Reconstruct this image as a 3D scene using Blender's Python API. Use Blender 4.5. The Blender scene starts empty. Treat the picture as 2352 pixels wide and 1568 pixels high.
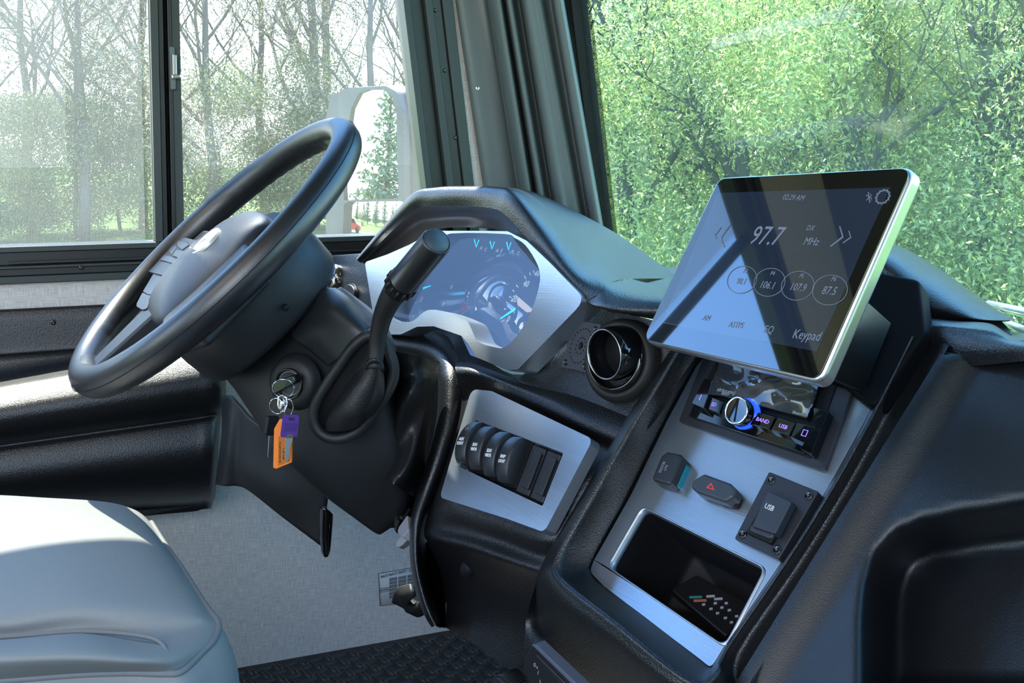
import bpy, bmesh, math, random
import numpy as np
from mathutils import Vector as V, Matrix as M, Euler, noise
from mathutils.geometry import tessellate_polygon
random.seed(7); RNG = np.random.default_rng(5)
SC = bpy.context.scene; COL = SC.collection; rad = math.radians
# ------------------------------------------------------------------ camera
CX, CY, F = 1176.0, 505.0, 2400.0
CAMLOC = V((0, 0, .87)); ROT = Euler((rad(90-3.9), 0, rad(68.3)))
cd = bpy.data.cameras.new('camera'); cam_ob = bpy.data.objects.new('camera', cd); COL.objects.link(cam_ob)
cam_ob.location = CAMLOC; cam_ob.rotation_euler = ROT
cd.sensor_width = 36; cd.lens = F/2352*36; cd.shift_y = -(784-CY)/2352; cd.clip_start = .05; cd.clip_end = 600
SC.camera = cam_ob
# ------------------------------------------------------------------ light
SC.view_settings.view_transform = 'Standard'; SC.view_settings.look = 'None'
SC.view_settings.gamma = 1; SC.view_settings.use_curve_mapping = False
SC.view_settings.exposure = 0.0
W = bpy.data.worlds.new('sky'); SC.world = W; W.use_nodes = True
wn = W.node_tree.nodes; wl = W.node_tree.links; wn.clear()
wo = wn.new('ShaderNodeOutputWorld'); bg = wn.new('ShaderNodeBackground'); wl.new(bg.outputs[0], wo.inputs[0])
tc = wn.new('ShaderNodeTexCoord'); sx = wn.new('ShaderNodeSeparateXYZ'); wl.new(tc.outputs['Generated'], sx.inputs[0])
cr = wn.new('ShaderNodeValToRGB'); wl.new(sx.outputs[2], cr.inputs[0])
cr.color_ramp.elements[0].position = 0.0; cr.color_ramp.elements[0].color = (.95, 1.0, 1.0, 1)
cr.color_ramp.elements[1].position = .75; cr.color_ramp.elements[1].color = (.10, .26, .62, 1)
e = cr.color_ramp.elements.new(.16); e.color = (.58, .78, 1.0, 1)
e = cr.color_ramp.elements.new(.34); e.color = (.20, .44, .92, 1)
wl.new(cr.outputs[0], bg.inputs[0]); bg.inputs[1].default_value = 6.5
sun = bpy.data.lights.new('sun', 'SUN'); sun.energy = 22.0; sun.angle = rad(.6); sun.color = (1, .96, .88)
so = bpy.data.objects.new('sun', sun); COL.objects.link(so)
SUNDIR = V((.50, .12, -.86)).normalized()      # the way the light travels: from ahead, high
so.rotation_euler = SUNDIR.to_track_quat('-Z', 'Y').to_euler(); so.location = (-5, 2, 9)

def fill_light(name, loc, tgt, size, power, col):
    l = bpy.data.lights.new(name, 'AREA'); l.energy = power; l.color = col; l.shape = 'RECTANGLE'; l.size, l.size_y = size
    o = bpy.data.objects.new(name, l); COL.objects.link(o); o.location = loc; o.rotation_euler = (V(tgt)-V(loc)).to_track_quat('-Z', 'Y').to_euler(); return o
fill_light('overhead_fill', (-.4, -1.5, 2.03), (-.4, -1.5, 0), (1.2, .9), 14, (1, .90, .80))  # added warm fill from above, not an actual fitting
fill_light('right_fill', (.60, -.75, 1.45), (-1.6, .1, .5), (.7, .9), 12, (1, .90, .80))  # added unseen fill from the right, for sheen on ledge and dash
# ------------------------------------------------------------------ pixel <-> world helpers
R3 = ROT.to_matrix()
def cam(x, y, z): return CAMLOC + R3 @ V((x, -y, -z))
def cdir(x, y, z): return R3 @ V((x, -y, -z))
def P(px, py, z): return cam((px-CX)/F*z, (py-CY)/F*z, z)
def ray(px, py): return P(px, py, 1.0) - CAMLOC
def onX(px, py, x): d = ray(px, py); return CAMLOC + d*((x-CAMLOC.x)/d.x)
def onY(px, py, y): d = ray(px, py); return CAMLOC + d*((y-CAMLOC.y)/d.y)
def onZ(px, py, z): d = ray(px, py); return CAMLOC + d*((z-CAMLOC.z)/d.z)
def depth(p): return -(R3.transposed() @ (V(p)-CAMLOC)).z
def pix(p):
    q = R3.transposed() @ (V(p)-CAMLOC); return (CX+F*q.x/-q.z, CY-F*q.y/-q.z)
class Pl:
    """a plane with its own frame: u along its width, v up it, n out of it"""
    def __init__(s, o, u, n):
        s.n = V(n).normalized(); s.o = V(o)
        if s.n.dot(CAMLOC-s.o) < 0: s.n = -s.n
        s.u = (V(u) - s.n*V(u).dot(s.n)).normalized(); s.v = s.n.cross(s.u)
    @classmethod
    def pts(c, a, b, d): return c(a, b-a, (b-a).cross(d-a))
    def at(s, px, py, h=0):
        d = ray(px, py); return CAMLOC + d*((s.o+s.n*h-CAMLOC).dot(s.n)/d.dot(s.n))
    def uv(s, px, py, h=0):
        q = s.at(px, py, h)-s.o; return (q.dot(s.u), q.dot(s.v))
    def w(s, a, b, h=0): return s.o + s.u*a + s.v*b + s.n*h
    def mat(s):
        m = M.Identity(4)
        for i, a in enumerate((s.u, s.v, s.n, s.o)):
            for r in range(3): m[r][i] = a[r]
        return m
    def sub(s, px, py, h=0, ang=0):
        q = Pl(s.at(px, py, h), s.u*math.cos(ang)+s.v*math.sin(ang), s.n); return q

# ------------------------------------------------------------------ object helpers
WM = {}
def tag(o, label=None, cat=None, group=None, kind=None):
    if label: o['label'] = label
    if cat: o['category'] = cat
    if group: o['group'] = group
    if kind: o['kind'] = kind
    return o
def place(o, parent, mw):
    COL.objects.link(o); WM[o.name] = mw.copy()
    if parent is not None:
        o.parent = parent; o.matrix_basis = WM[parent.name].inverted() @ mw
    else: o.matrix_basis = mw
    return o
def thing(name, label, cat, loc, group=None):
    o = bpy.data.objects.new(name, None); o.empty_display_size = .05
    place(o, None, M.Translation(V(loc))); return tag(o, label, cat, group)
class MB:
    def __init__(s): s.v = []; s.f = []; s.mi = []
    def add(s, vf, mi=0):
        b = len(s.v); s.v += [tuple(p) for p in vf[0]]; s.f += [tuple(i+b for i in f) for f in vf[1]]; s.mi += [mi]*len(vf[1]); return s
def mk(name, vf, mat, parent=None, mw=None, smooth=True, bevel=0, subsurf=0, angle=None, seg=2, solid=0, local=False):
    """link ONE mesh object. vf in world space unless mw + local are given."""
    if isinstance(vf, MB): mi = vf.mi; vf = (vf.v, vf.f)
    else: mi = None
    me = bpy.data.meshes.new(name)
    vs = vf[0]
    if mw is None:
        if len(vs):
            c = V((0, 0, 0))
            for p in vs: c += V(p)
            c /= len(vs); mw = M.Translation(c)
            vs = [V(p)-c for p in vs]
    elif not local:
        inv = mw.inverted(); vs = [inv @ V(p) for p in vs]
    me.from_pydata([tuple(p) for p in vs], [], [tuple(f) for f in vf[1]]); me.validate(); me.update()
    for m in (mat if isinstance(mat, (list, tuple)) else [mat]): me.materials.append(m)
    if mi and len(mi) == len(me.polygons): me.polygons.foreach_set('material_index', mi)
    me.polygons.foreach_set('use_smooth', [smooth]*len(me.polygons))
    bm = bmesh.new(); bm.from_mesh(me); bmesh.ops.recalc_face_normals(bm, faces=bm.faces); bm.to_mesh(me); bm.free()
    if angle is not None and smooth: me.set_sharp_from_angle(angle=rad(angle))
    o = bpy.data.objects.new(name, me)
    if solid:
        md = o.modifiers.new('solid', 'SOLIDIFY'); md.thickness = solid; md.offset = 0
    if bevel:
        md = o.modifiers.new('bevel', 'BEVEL'); md.width = bevel; md.segments = seg; md.limit_method = 'ANGLE'; md.angle_limit = rad(35)
        md.harden_normals = True
    if subsurf:
        md = o.modifiers.new('sub', 'SUBSURF'); md.levels = md.render_levels = subsurf
    return place(o, parent, mw)

def rnd(pts, r, seg=5):
    """round the corners of a 2D polygon"""
    n = len(pts); out = []
    for i in range(n):
        ri = r[i] if isinstance(r, (list, tuple)) else r
        p = V(pts[i]).to_2d() if False else V((pts[i][0], pts[i][1])); a = V((pts[i-1][0], pts[i-1][1])); b = V((pts[(i+1) % n][0], pts[(i+1) % n][1]))
        da = a-p; db = b-p; la, lb = da.length, db.length
        if ri <= 0 or la < 1e-9 or lb < 1e-9: out.append((p.x, p.y)); continue
        da /= la; db /= lb; cosv = max(-1, min(1, da.dot(db))); th = math.acos(cosv)
        if th > 3.05: out.append((p.x, p.y)); continue
        t = min(ri/math.tan(th/2), la*.48, lb*.48)
        s0 = p+da*t; s1 = p+db*t
        for k in range(seg+1):
            u = k/seg; q = s0*(1-u)**2 + p*2*u*(1-u) + s1*u*u; out.append((q.x, q.y))
    return out
def smooth_loop(pts, k=4, closed=True):
    """Catmull-Rom through points (any dimension)"""
    n = len(pts); pts = [V(p) for p in pts]; out = []
    rng = range(n) if closed else range(n-1)
    for i in rng:
        if closed: p0, p1, p2, p3 = pts[i-1], pts[i], pts[(i+1) % n], pts[(i+2) % n]
        else: p0, p1, p2, p3 = pts[max(i-1, 0)], pts[i], pts[i+1], pts[min(i+2, n-1)]
        for j in range(k):
            t = j/k
            out.append(.5*((2*p1)+(p2-p0)*t+(2*p0-5*p1+4*p2-p3)*t*t+(3*p1-p0-3*p2+p3)*t**3))
    if not closed: out.append(pts[-1])
    return out
def prism2(outer, holes, h0, h1):
    loops = [outer]+list(holes)
    flat = [p for l in loops for p in l]; n = len(flat)
    tris = tessellate_polygon([[V((p[0], p[1], 0)) for p in l] for l in loops])
    vs = [(p[0], p[1], h0) for p in flat]+[(p[0], p[1], h1) for p in flat]
    fs = [tuple(t) for t in tris]+[tuple(i+n for i in reversed(t)) for t in tris]
    if not holes: fs = [tuple(range(n)), tuple(range(2*n-1, n-1, -1))]
    b = 0
    for l in loops:
        m = len(l)
        for i in range(m):
            j = (i+1) % m; fs.append((b+i, b+j, b+j+n, b+i+n))
        b += m
    return vs, fs
def plate(pl, name, mat, parent, outer, holes=(), h0=0, h1=.003, bevel=.0006, r=0, rh=0, px=True, seg=2, smooth=True, hp=None):
    """plate on plane pl, outline given in photo pixels at its top face"""
    hh = h1 if hp is None else hp
    o = [pl.uv(a, b, hh) for a, b in outer] if px else list(outer)
    hs = [[pl.uv(a, b, hh) for a, b in h] if px else list(h) for h in holes]
    if r: o = rnd(o, r)
    if rh: hs = [rnd(h, rh) for h in hs]
    return mk(name, prism2(o, hs, h0, h1), mat, parent, pl.mat(), bevel=bevel, seg=seg, local=True, smooth=smooth)
def boxv(c, s, m=None):
    c = V(c); vs = []
    for i in range(8):
        p = V(((i & 1)-.5, ((i >> 1) & 1)-.5, ((i >> 2) & 1)-.5)); p = V((p.x*s[0], p.y*s[1], p.z*s[2]))
        vs.append((m @ p if m else p)+c)
    return vs, [(0, 2, 3, 1), (4, 5, 7, 6), (0, 1, 5, 4), (2, 6, 7, 3), (0, 4, 6, 2), (1, 3, 7, 5)]
def loft(rings, closed=True, caps=True, close_v=False):
    n = len(rings[0]); vs = [p for r in rings for p in r]; fs = []; m = len(rings)
    for i in range(m if close_v else m-1):
        a, b = i*n, ((i+1) % m)*n
        for j in range(n if closed else n-1):
            k = (j+1) % n; fs.append((a+j, a+k, b+k, b+j))
    if caps and closed and not close_v: fs.append(tuple(range(n-1, -1, -1))); fs.append(tuple(range((m-1)*n, m*n)))
    return vs, fs
def tube(path, r, n=12, caps=True, closed=False, flat=None):
    path = [V(p) for p in path]; m = len(path); rings = []; prev = None
    for i, p in enumerate(path):
        if closed: t = path[(i+1) % m]-path[i-1]
        else: t = path[min(i+1, m-1)]-path[max(i-1, 0)]
        t = t.normalized() if t.length > 1e-9 else V((0, 0, 1))
        if prev is None:
            a = V((0, 0, 1)) if abs(t.z) < .9 else V((1, 0, 0)); s = a.cross(t).normalized()
        else: s = (prev - t*prev.dot(t)).normalized()
        prev = s; b = t.cross(s); ri = r[i] if isinstance(r, (list, tuple)) else r
        rings.append([p + s*(math.cos(2*math.pi*k/n)*ri) + b*(math.sin(2*math.pi*k/n)*ri) for k in range(n)])
    return loft(rings, True, caps, closed)
def lathe(prof, n, m):
    """prof [(r, h)] spun about the local z of matrix m"""
    rings = [[m @ V((r*math.cos(2*math.pi*k/n), r*math.sin(2*math.pi*k/n), h)) for k in range(n)] for r, h in prof]
    return loft(rings, True, False)
def patch(grid, k=5, k2=None):
    """smooth surface through a grid of world points"""
    k2 = k2 or k
    rows = [smooth_loop(r, k, False) for r in grid]
    cols = [smooth_loop([r[j] for r in rows], k2, False) for j in range(len(rows[0]))]
    nr = len(cols[0]); nc = len(cols)
    vs = [cols[j][i] for i in range(nr) for j in range(nc)]
    fs = [(i*nc+j, i*nc+j+1, (i+1)*nc+j+1, (i+1)*nc+j) for i in range(nr-1) for j in range(nc-1)]
    return vs, fs
def pgrid(rows): return [[P(*q) if not isinstance(q, V) else q for q in r] for r in rows]
def text(name, s, mat, parent, pl, px, py, px2, py2, size, h=.0004, align='CENTER', depthz=.0002, shear=0, bold=0, sx=1):
    """lettering on plane pl: centred at pixel (px,py), baseline heading towards (px2,py2)"""
    cu = bpy.data.curves.new(name, 'FONT'); cu.body = s; cu.size = size; cu.align_x = align; cu.align_y = 'CENTER'
    cu.extrude = depthz; cu.shear = shear; cu.offset = bold; cu.resolution_u = 2
    t = bpy.data.objects.new('t', cu); COL.objects.link(t); dg = bpy.context.evaluated_depsgraph_get()
    me = bpy.data.meshes.new_from_object(t.evaluated_get(dg)); bpy.data.objects.remove(t)
    me.name = name; me.materials.clear(); me.materials.append(mat)
    a = pl.at(px, py, h); b = pl.at(px2, py2, h); q = Pl(a, b-a, pl.n)
    mw = q.mat()
    if sx != 1: me.transform(M.Diagonal((sx, 1, 1, 1)))
    return place(bpy.data.objects.new(name, me), parent, mw)
def sstep(a, b, x):
    t = max(0, min(1, (x-a)/(b-a))); return t*t*(3-2*t)
def sdist(p, poly):
    """signed distance in 2D, negative inside"""
    x, y = p; best = 1e18; ins = False; n = len(poly)
    for i in range(n):
        x1, y1 = poly[i]; x2, y2 = poly[(i+1) % n]
        dx, dy = x2-x1, y2-y1; t = max(0, min(1, ((x-x1)*dx+(y-y1)*dy)/(dx*dx+dy*dy+1e-12)))
        d = (x-x1-t*dx)**2+(y-y1-t*dy)**2; best = min(best, d)
        if (y1 > y) != (y2 > y) and x < (x2-x1)*(y-y1)/(y2-y1)+x1: ins = not ins
    return -math.sqrt(best) if ins else math.sqrt(best)

# ------------------------------------------------------------------ materials
def nmat(name, col, rough=.5, metal=0, spec=.5, bump=None, var=0, coat=0, trans=0, emit=None, emit_s=1, ior=1.5, brushed=False, vscale=30, bdist=.001, alpha=1):
    m = bpy.data.materials.new(name); m.use_nodes = True; nt = m.node_tree; b = nt.nodes['Principled BSDF']
    b.inputs['Base Color'].default_value = (*col, 1); b.inputs['Roughness'].default_value = rough; b.inputs['Metallic'].default_value = metal
    b.inputs['Specular IOR Level'].default_value = spec; b.inputs['IOR'].default_value = ior
    b.inputs['Coat Weight'].default_value = coat; b.inputs['Coat Roughness'].default_value = .03
    b.inputs['Transmission Weight'].default_value = trans; b.inputs['Alpha'].default_value = alpha
    if emit: b.inputs['Emission Color'].default_value = (*emit, 1); b.inputs['Emission Strength'].default_value = emit_s
    tcn = nt.nodes.new('ShaderNodeTexCoord'); src = tcn.outputs['Object']
    if brushed:
        mp = nt.nodes.new('ShaderNodeMapping'); mp.inputs['Scale'].default_value = (12, 1500, 12); nt.links.new(src, mp.inputs[0])
        nz = nt.nodes.new('ShaderNodeTexNoise'); nz.inputs['Scale'].default_value = 1; nz.inputs['Detail'].default_value = 3; nt.links.new(mp.outputs[0], nz.inputs[0])
        bp = nt.nodes.new('ShaderNodeBump'); bp.inputs['Strength'].default_value = .10; bp.inputs['Distance'].default_value = .0008
        nt.links.new(nz.outputs[0], bp.inputs['Height']); nt.links.new(bp.outputs[0], b.inputs['Normal'])
        mr = nt.nodes.new('ShaderNodeMapRange'); mr.inputs['To Min'].default_value = rough-.07; mr.inputs['To Max'].default_value = rough+.09
        nt.links.new(nz.outputs[0], mr.inputs[0]); nt.links.new(mr.outputs[0], b.inputs['Roughness'])
        mx = nt.nodes.new('ShaderNodeMixRGB'); mx.inputs[1].default_value = (*[c*.82 for c in col], 1); mx.inputs[2].default_value = (*[min(1, c*1.12) for c in col], 1)
        nt.links.new(nz.outputs[0], mx.inputs[0]); nt.links.new(mx.outputs[0], b.inputs['Base Color'])
    if bump:
        kind, sc, st = bump
        if kind == 'voronoi':
            tx = nt.nodes.new('ShaderNodeTexVoronoi'); tx.feature = 'SMOOTH_F1'; tx.inputs['Scale'].default_value = sc; out = tx.outputs[0]
            wob = nt.nodes.new('ShaderNodeTexNoise'); wob.inputs['Scale'].default_value = sc*.6; nt.links.new(src, wob.inputs[0])
            ad = nt.nodes.new('ShaderNodeMixRGB'); ad.blend_type = 'ADD'; ad.inputs[0].default_value = .0025
            nt.links.new(src, ad.inputs[1]); nt.links.new(wob.outputs['Color'], ad.inputs[2]); nt.links.new(ad.outputs[0], tx.inputs[0])
        else:
            tx = nt.nodes.new('ShaderNodeTexNoise'); tx.inputs['Scale'].default_value = sc; tx.inputs['Detail'].default_value = 4; out = tx.outputs[0]; nt.links.new(src, tx.inputs[0])
        bp = nt.nodes.new('ShaderNodeBump'); bp.inputs['Strength'].default_value = st; bp.inputs['Distance'].default_value = bdist
        nt.links.new(out, bp.inputs['Height']); nt.links.new(bp.outputs[0], b.inputs['Normal'])
    if var:
        nz = nt.nodes.new('ShaderNodeTexNoise'); nz.inputs['Scale'].default_value = vscale; nz.inputs['Detail'].default_value = 3; nt.links.new(src, nz.inputs[0])
        mx = nt.nodes.new('ShaderNodeMixRGB'); mx.inputs[1].default_value = (*[c*(1-var) for c in col], 1); mx.inputs[2].default_value = (*[min(1, c*(1+var)) for c in col], 1)
        nt.links.new(nz.outputs[0], mx.inputs[0]); nt.links.new(mx.outputs[0], b.inputs['Base Color'])
    return m
GRAIN = nmat('grained black plastic', (.006, .007, .008), .31, spec=1.0, bump=('noise', 620, .5), bdist=.0014)
GRAIN2 = nmat('coarse grained black plastic', (.006, .006, .007), .36, spec=.9, bump=('noise', 560, .6), bdist=.0014)
GRAINP = nmat('fine grained black plastic', (.006, .008, .011), .38, spec=.75, bump=('noise', 1000, .5), bdist=.0007)
PLAST = nmat('smooth black plastic', (.010, .011, .012), .45, spec=.45, bump=('noise', 1800, .12))
SHROUD = nmat('matt column plastic', (.014, .015, .016), .50, spec=.5, bump=('noise', 1500, .15))
LEATHER = nmat('wheel leather', (.009, .010, .012), .36, spec=.9, bump=('voronoi', 1200, .22), bdist=.0004)
PAD = nmat('wheel pad plastic', (.008, .010, .014), .44, spec=.6, bump=('noise', 1400, .2))
GLOSS = nmat('gloss black', (.004, .004, .005), .06, spec=.7, coat=.5)
BLACK = nmat('matt black', (.006, .006, .007), .6, spec=.3)
DEEP = nmat('recess shade black', (.0025, .0025, .003), .7, spec=.12)  # darker than plain black, so recess shade sits in the colour
RUBBER = nmat('rubber', (.012, .012, .012), .55, spec=.4, bump=('noise', 600, .2))
BRUSH = nmat('brushed metal', (.52, .585, .66), .30, metal=.9, brushed=True)
CHROME = nmat('chrome', (.85, .85, .86), .09, metal=1)
SILVER = nmat('satin silver', (.62, .63, .64), .28, metal=.9)
TRIMG = nmat('grey-green trim plastic', (.115, .145, .145), .42, spec=.5, bump=('noise', 900, .15))
FRAMEB = nmat('black window frame', (.010, .012, .012), .38, spec=.5)
FRAMEG = nmat('charcoal window frame', (.030, .040, .038), .45, spec=.5)
WHITEPAINT = nmat('white print', (.75, .76, .78), .6)
GREYPAINT = nmat('grey print', (.35, .36, .38), .6)
ORANGE = nmat('orange plastic', (.95, .22, .02), .35, spec=.5, trans=.0)
PURPLE = nmat('purple plastic', (.07, .018, .22), .38)
KEYMETAL = nmat('key steel', (.55, .55, .55), .25, metal=1)
SWITCHM = nmat('switch plastic', (.020, .022, .026), .38, spec=.55, bump=('noise', 1500, .12))
SEATM = nmat('seat vinyl', (.26, .26, .248), .62, spec=.35, bump=('noise', 900, .12), var=.06, vscale=400)
PIPING = nmat('seat piping', (.20, .20, .195), .6)
RED = nmat('red print', (.75, .04, .03), .5)
BARK = nmat('bark', (.10, .082, .068), .9, spec=.1, bump=('noise', 12, .5), var=.35, vscale=3)
BARKP = nmat('pale bark', (.16, .138, .12), .9, spec=.1, bump=('noise', 12, .5), var=.3, vscale=3)
def wall_mat():
    m = nmat('woven wallpaper', (.56, .56, .54), .75, spec=.25); nt = m.node_tree; b = nt.nodes['Principled BSDF']
    t = nt.nodes.new('ShaderNodeTexCoord'); fac = []
    for sc in ((50, 900, 1), (900, 50, 1)):
        mp = nt.nodes.new('ShaderNodeMapping'); mp.inputs['Scale'].default_value = sc; nt.links.new(t.outputs['Object'], mp.inputs[0])
        nz = nt.nodes.new('ShaderNodeTexNoise'); nz.inputs['Scale'].default_value = 1; nz.inputs['Detail'].default_value = 2; nt.links.new(mp.outputs[0], nz.inputs[0]); fac.append(nz)
    mx = nt.nodes.new('ShaderNodeMath'); mx.operation = 'ADD'; nt.links.new(fac[0].outputs[0], mx.inputs[0]); nt.links.new(fac[1].outputs[0], mx.inputs[1])
    c = nt.nodes.new('ShaderNodeValToRGB'); c.color_ramp.elements[0].position = .35; c.color_ramp.elements[1].position = .65
    h = nt.nodes.new('ShaderNodeMath'); h.operation = 'MULTIPLY'; h.inputs[1].default_value = .5; nt.links.new(mx.outputs[0], h.inputs[0]); nt.links.new(h.outputs[0], c.inputs[0])
    c.color_ramp.elements[0].color = (.46, .42, .38, 1); c.color_ramp.elements[1].color = (.74, .69, .635, 1)
    nt.links.new(c.outputs[0], b.inputs['Base Color'])
    bp = nt.nodes.new('ShaderNodeBump'); bp.inputs['Strength'].default_value = .2; bp.inputs['Distance'].default_value = .0006
    nt.links.new(h.outputs[0], bp.inputs['Height']); nt.links.new(bp.outputs[0], b.inputs['Normal']); return m
WALL = wall_mat()
def glass_mat(name, tint, haze=.03, refl=.9, hazecol=(.8, .85, .8), rough=0.0):
    m = bpy.data.materials.new(name); m.use_nodes = True; nt = m.node_tree; nt.nodes.clear()
    o = nt.nodes.new('ShaderNodeOutputMaterial'); tr = nt.nodes.new('ShaderNodeBsdfTransparent'); tr.inputs[0].default_value = (*tint, 1)
    gl = nt.nodes.new('ShaderNodeBsdfGlossy'); gl.inputs['Roughness'].default_value = rough
    fr = nt.nodes.new('ShaderNodeLayerWeight'); p5 = nt.nodes.new('ShaderNodeMath'); p5.operation = 'POWER'; p5.inputs[1].default_value = 5; nt.links.new(fr.outputs['Facing'], p5.inputs[0])
    mu = nt.nodes.new('ShaderNodeMath'); mu.operation = 'MULTIPLY_ADD'; mu.inputs[1].default_value = refl*.93; mu.inputs[2].default_value = refl*.035; nt.links.new(p5.outputs[0], mu.inputs[0])
    mx = nt.nodes.new('ShaderNodeMixShader'); nt.links.new(mu.outputs[0], mx.inputs[0]); nt.links.new(tr.outputs[0], mx.inputs[1]); nt.links.new(gl.outputs[0], mx.inputs[2])
    df = nt.nodes.new('ShaderNodeBsdfTranslucent'); df.inputs[0].default_value = (*hazecol, 1)
    d2 = nt.nodes.new('ShaderNodeBsdfDiffuse'); d2.inputs[0].default_value = (*hazecol, 1)
    dm = nt.nodes.new('ShaderNodeMixShader'); nt.links.new(df.outputs[0], dm.inputs[1]); nt.links.new(d2.outputs[0], dm.inputs[2])
    m2 = nt.nodes.new('ShaderNodeMixShader'); nt.links.new(mx.outputs[0], m2.inputs[1]); nt.links.new(dm.outputs[0], m2.inputs[2])
    nz = nt.nodes.new('ShaderNodeTexNoise'); nz.inputs['Scale'].default_value = 6; nz.inputs['Detail'].default_value = 6; t = nt.nodes.new('ShaderNodeTexCoord'); nt.links.new(t.outputs['Object'], nz.inputs[0])
    m3 = nt.nodes.new('ShaderNodeMath'); m3.operation = 'MULTIPLY'; m3.inputs[1].default_value = haze*2; nt.links.new(nz.outputs[0], m3.inputs[0]); nt.links.new(m3.outputs[0], m2.inputs[0])
    nt.links.new(m2.outputs[0], o.inputs[0]); return m
GLASS_L = glass_mat('side glass', (.93, .95, .93), .035, .35, (1, .95, .86))
GLASS_W = glass_mat('windshield glass', (.86, .97, .90), .035, 1.3, (.8, .95, .88))
def leaf_mat(name, c1, c2, trans=.5):
    m = bpy.data.materials.new(name); m.use_nodes = True; nt = m.node_tree; nt.nodes.clear()
    o = nt.nodes.new('ShaderNodeOutputMaterial'); g = nt.nodes.new('ShaderNodeNewGeometry')
    cr = nt.nodes.new('ShaderNodeValToRGB'); cr.color_ramp.elements[0].color = (*c1, 1); cr.color_ramp.elements[1].color = (*c2, 1)
    nt.links.new(g.outputs['Random Per Island'], cr.inputs[0])
    d = nt.nodes.new('ShaderNodeBsdfDiffuse'); t = nt.nodes.new('ShaderNodeBsdfTranslucent'); nt.links.new(cr.outputs[0], d.inputs[0]); nt.links.new(cr.outputs[0], t.inputs[0])
    mx = nt.nodes.new('ShaderNodeMixShader'); mx.inputs[0].default_value = trans; nt.links.new(d.outputs[0], mx.inputs[1]); nt.links.new(t.outputs[0], mx.inputs[2])
    gl = nt.nodes.new('ShaderNodeBsdfGlossy'); gl.inputs['Roughness'].default_value = .35; m2 = nt.nodes.new('ShaderNodeMixShader'); m2.inputs[0].default_value = .06
    nt.links.new(mx.outputs[0], m2.inputs[1]); nt.links.new(gl.outputs[0], m2.inputs[2]); nt.links.new(m2.outputs[0], o.inputs[0]); return m
LEAFB = leaf_mat('bright spring leaves', (.17, .25, .05), (.80, .79, .36), .6)
LEAFP = leaf_mat('pale budding leaves', (.20, .185, .11), (.54, .49, .35))
LEAFG = leaf_mat('shrub leaves', (.12, .165, .055), (.42, .45, .22))
LEAFD = leaf_mat('conifer needles', (.05, .11, .05), (.13, .22, .10), .2)
# =================================================================== THE SETTING
WX = -1.75
WL = Pl(V((WX, 0, 0)), V((0, 1, 0)), V((1, 0, 0)))       # left wall: u = +Y (forward), v = +Z
if WL.v.z < 0: WL.v = -WL.v
def pw(q): return (q.dot(V((0, 1, 0))) if False else (q-WL.o).dot(WL.u), (q-WL.o).dot(WL.v))
def wpx(px, py, h=0): return WL.uv(px, py, h)
zb = WL.uv(420, 554)[1]                                    # glass bottom height
fa, fb = V(wpx(925, 0)), V(wpx(990, 533))
def front_edge(z, off=0):
    t = (z-fb.y)/(fa.y-fb.y); return fb.x+(fa.x-fb.x)*t+off
ZT = 1.74; YB = -1.45
def opening(m, zb_off=None):                              # window outline grown by m
    zb0 = zb-(m if zb_off is None else zb_off); zt = ZT+m
    return [(YB-m, zb0), (front_edge(zb0, m*1.02), zb0), (front_edge(zt, m*1.02), zt), (YB-m, zt)]
wall = mk('wall_left', prism2([(-2.6, -.02), (.93, -.02), (.93, .45), (.77, .52), (.77, 2.1), (-2.6, 2.1)], [rnd(opening(.05), .03)], -.05, 0), WALL, None, WL.mat(), local=True, smooth=False)
tag(wall, kind='structure')
# window_1 : sliding side window in its black frame
w1 = thing('window_1', None, None, (WX, 0, zb)); w1['kind'] = 'structure'
fo = wpx(1034, 0)[0]-fa.x
zl = WL.uv(0, 652)[1]
def ring(name, m0, m1, h0, h1, mat, z0=None, z1=None, bev=.0015, par=None):
    a, b = opening(m0, z0), opening(m1, z1)
    return mk(name, prism2(a, [b], h0, h1), mat, par or w1, WL.mat(), bevel=bev, local=True)
DZ = zb-zl
ring('frame_flange', fo, fo*.78, 0, .010, FRAMEG, DZ, DZ*.80)
ring('frame_channel', fo*.78, fo*.58, 0, .004, FRAMEB, DZ*.80, DZ*.60)
ring('frame_rib', fo*.58, fo*.42, -.01, .010, FRAMEG, DZ*.60, DZ*.52)
ring('frame_step', fo*.42, fo*.14, -.05, -.004, FRAMEB, DZ*.52, DZ*.16)
ring('frame_inner_lip', fo*.14, 0, -.05, .004, FRAMEG, DZ*.16, 0)
def wbar(name, p0, p1, h0, h1, mat, zt=ZT, z0=None):      # upright bar between two wall positions (px at y=300)
    a, b = wpx(p0, 300)[0], wpx(p1, 300)[0]; z0 = zb if z0 is None else z0
    return mk(name, prism2([(a, z0), (b, z0), (b, zt), (a, zt)], [], h0, h1), mat, w1, WL.mat(), bevel=.0012, local=True)
wbar('sash_stile', 351, 369, -.030, .002, FRAMEG)
wbar('sash_stile', 369, 381, -.030, -.004, FRAMEB)
wbar('sash_groove', 381, 390, -.045, -.022, BLACK)
wbar('meeting_rail', 390, 399, -.030, .000, FRAMEB)
wbar('meeting_rail', 399, 419, -.030, -.004, FRAMEG)
wbar('glass_edge_seal', 348, 352, -.034, -.026, nmat('pale seal', (.35, .34, .28), .5))
wbar('sash_stile', -960, -930, -.03, .002, FRAMEG)
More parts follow.
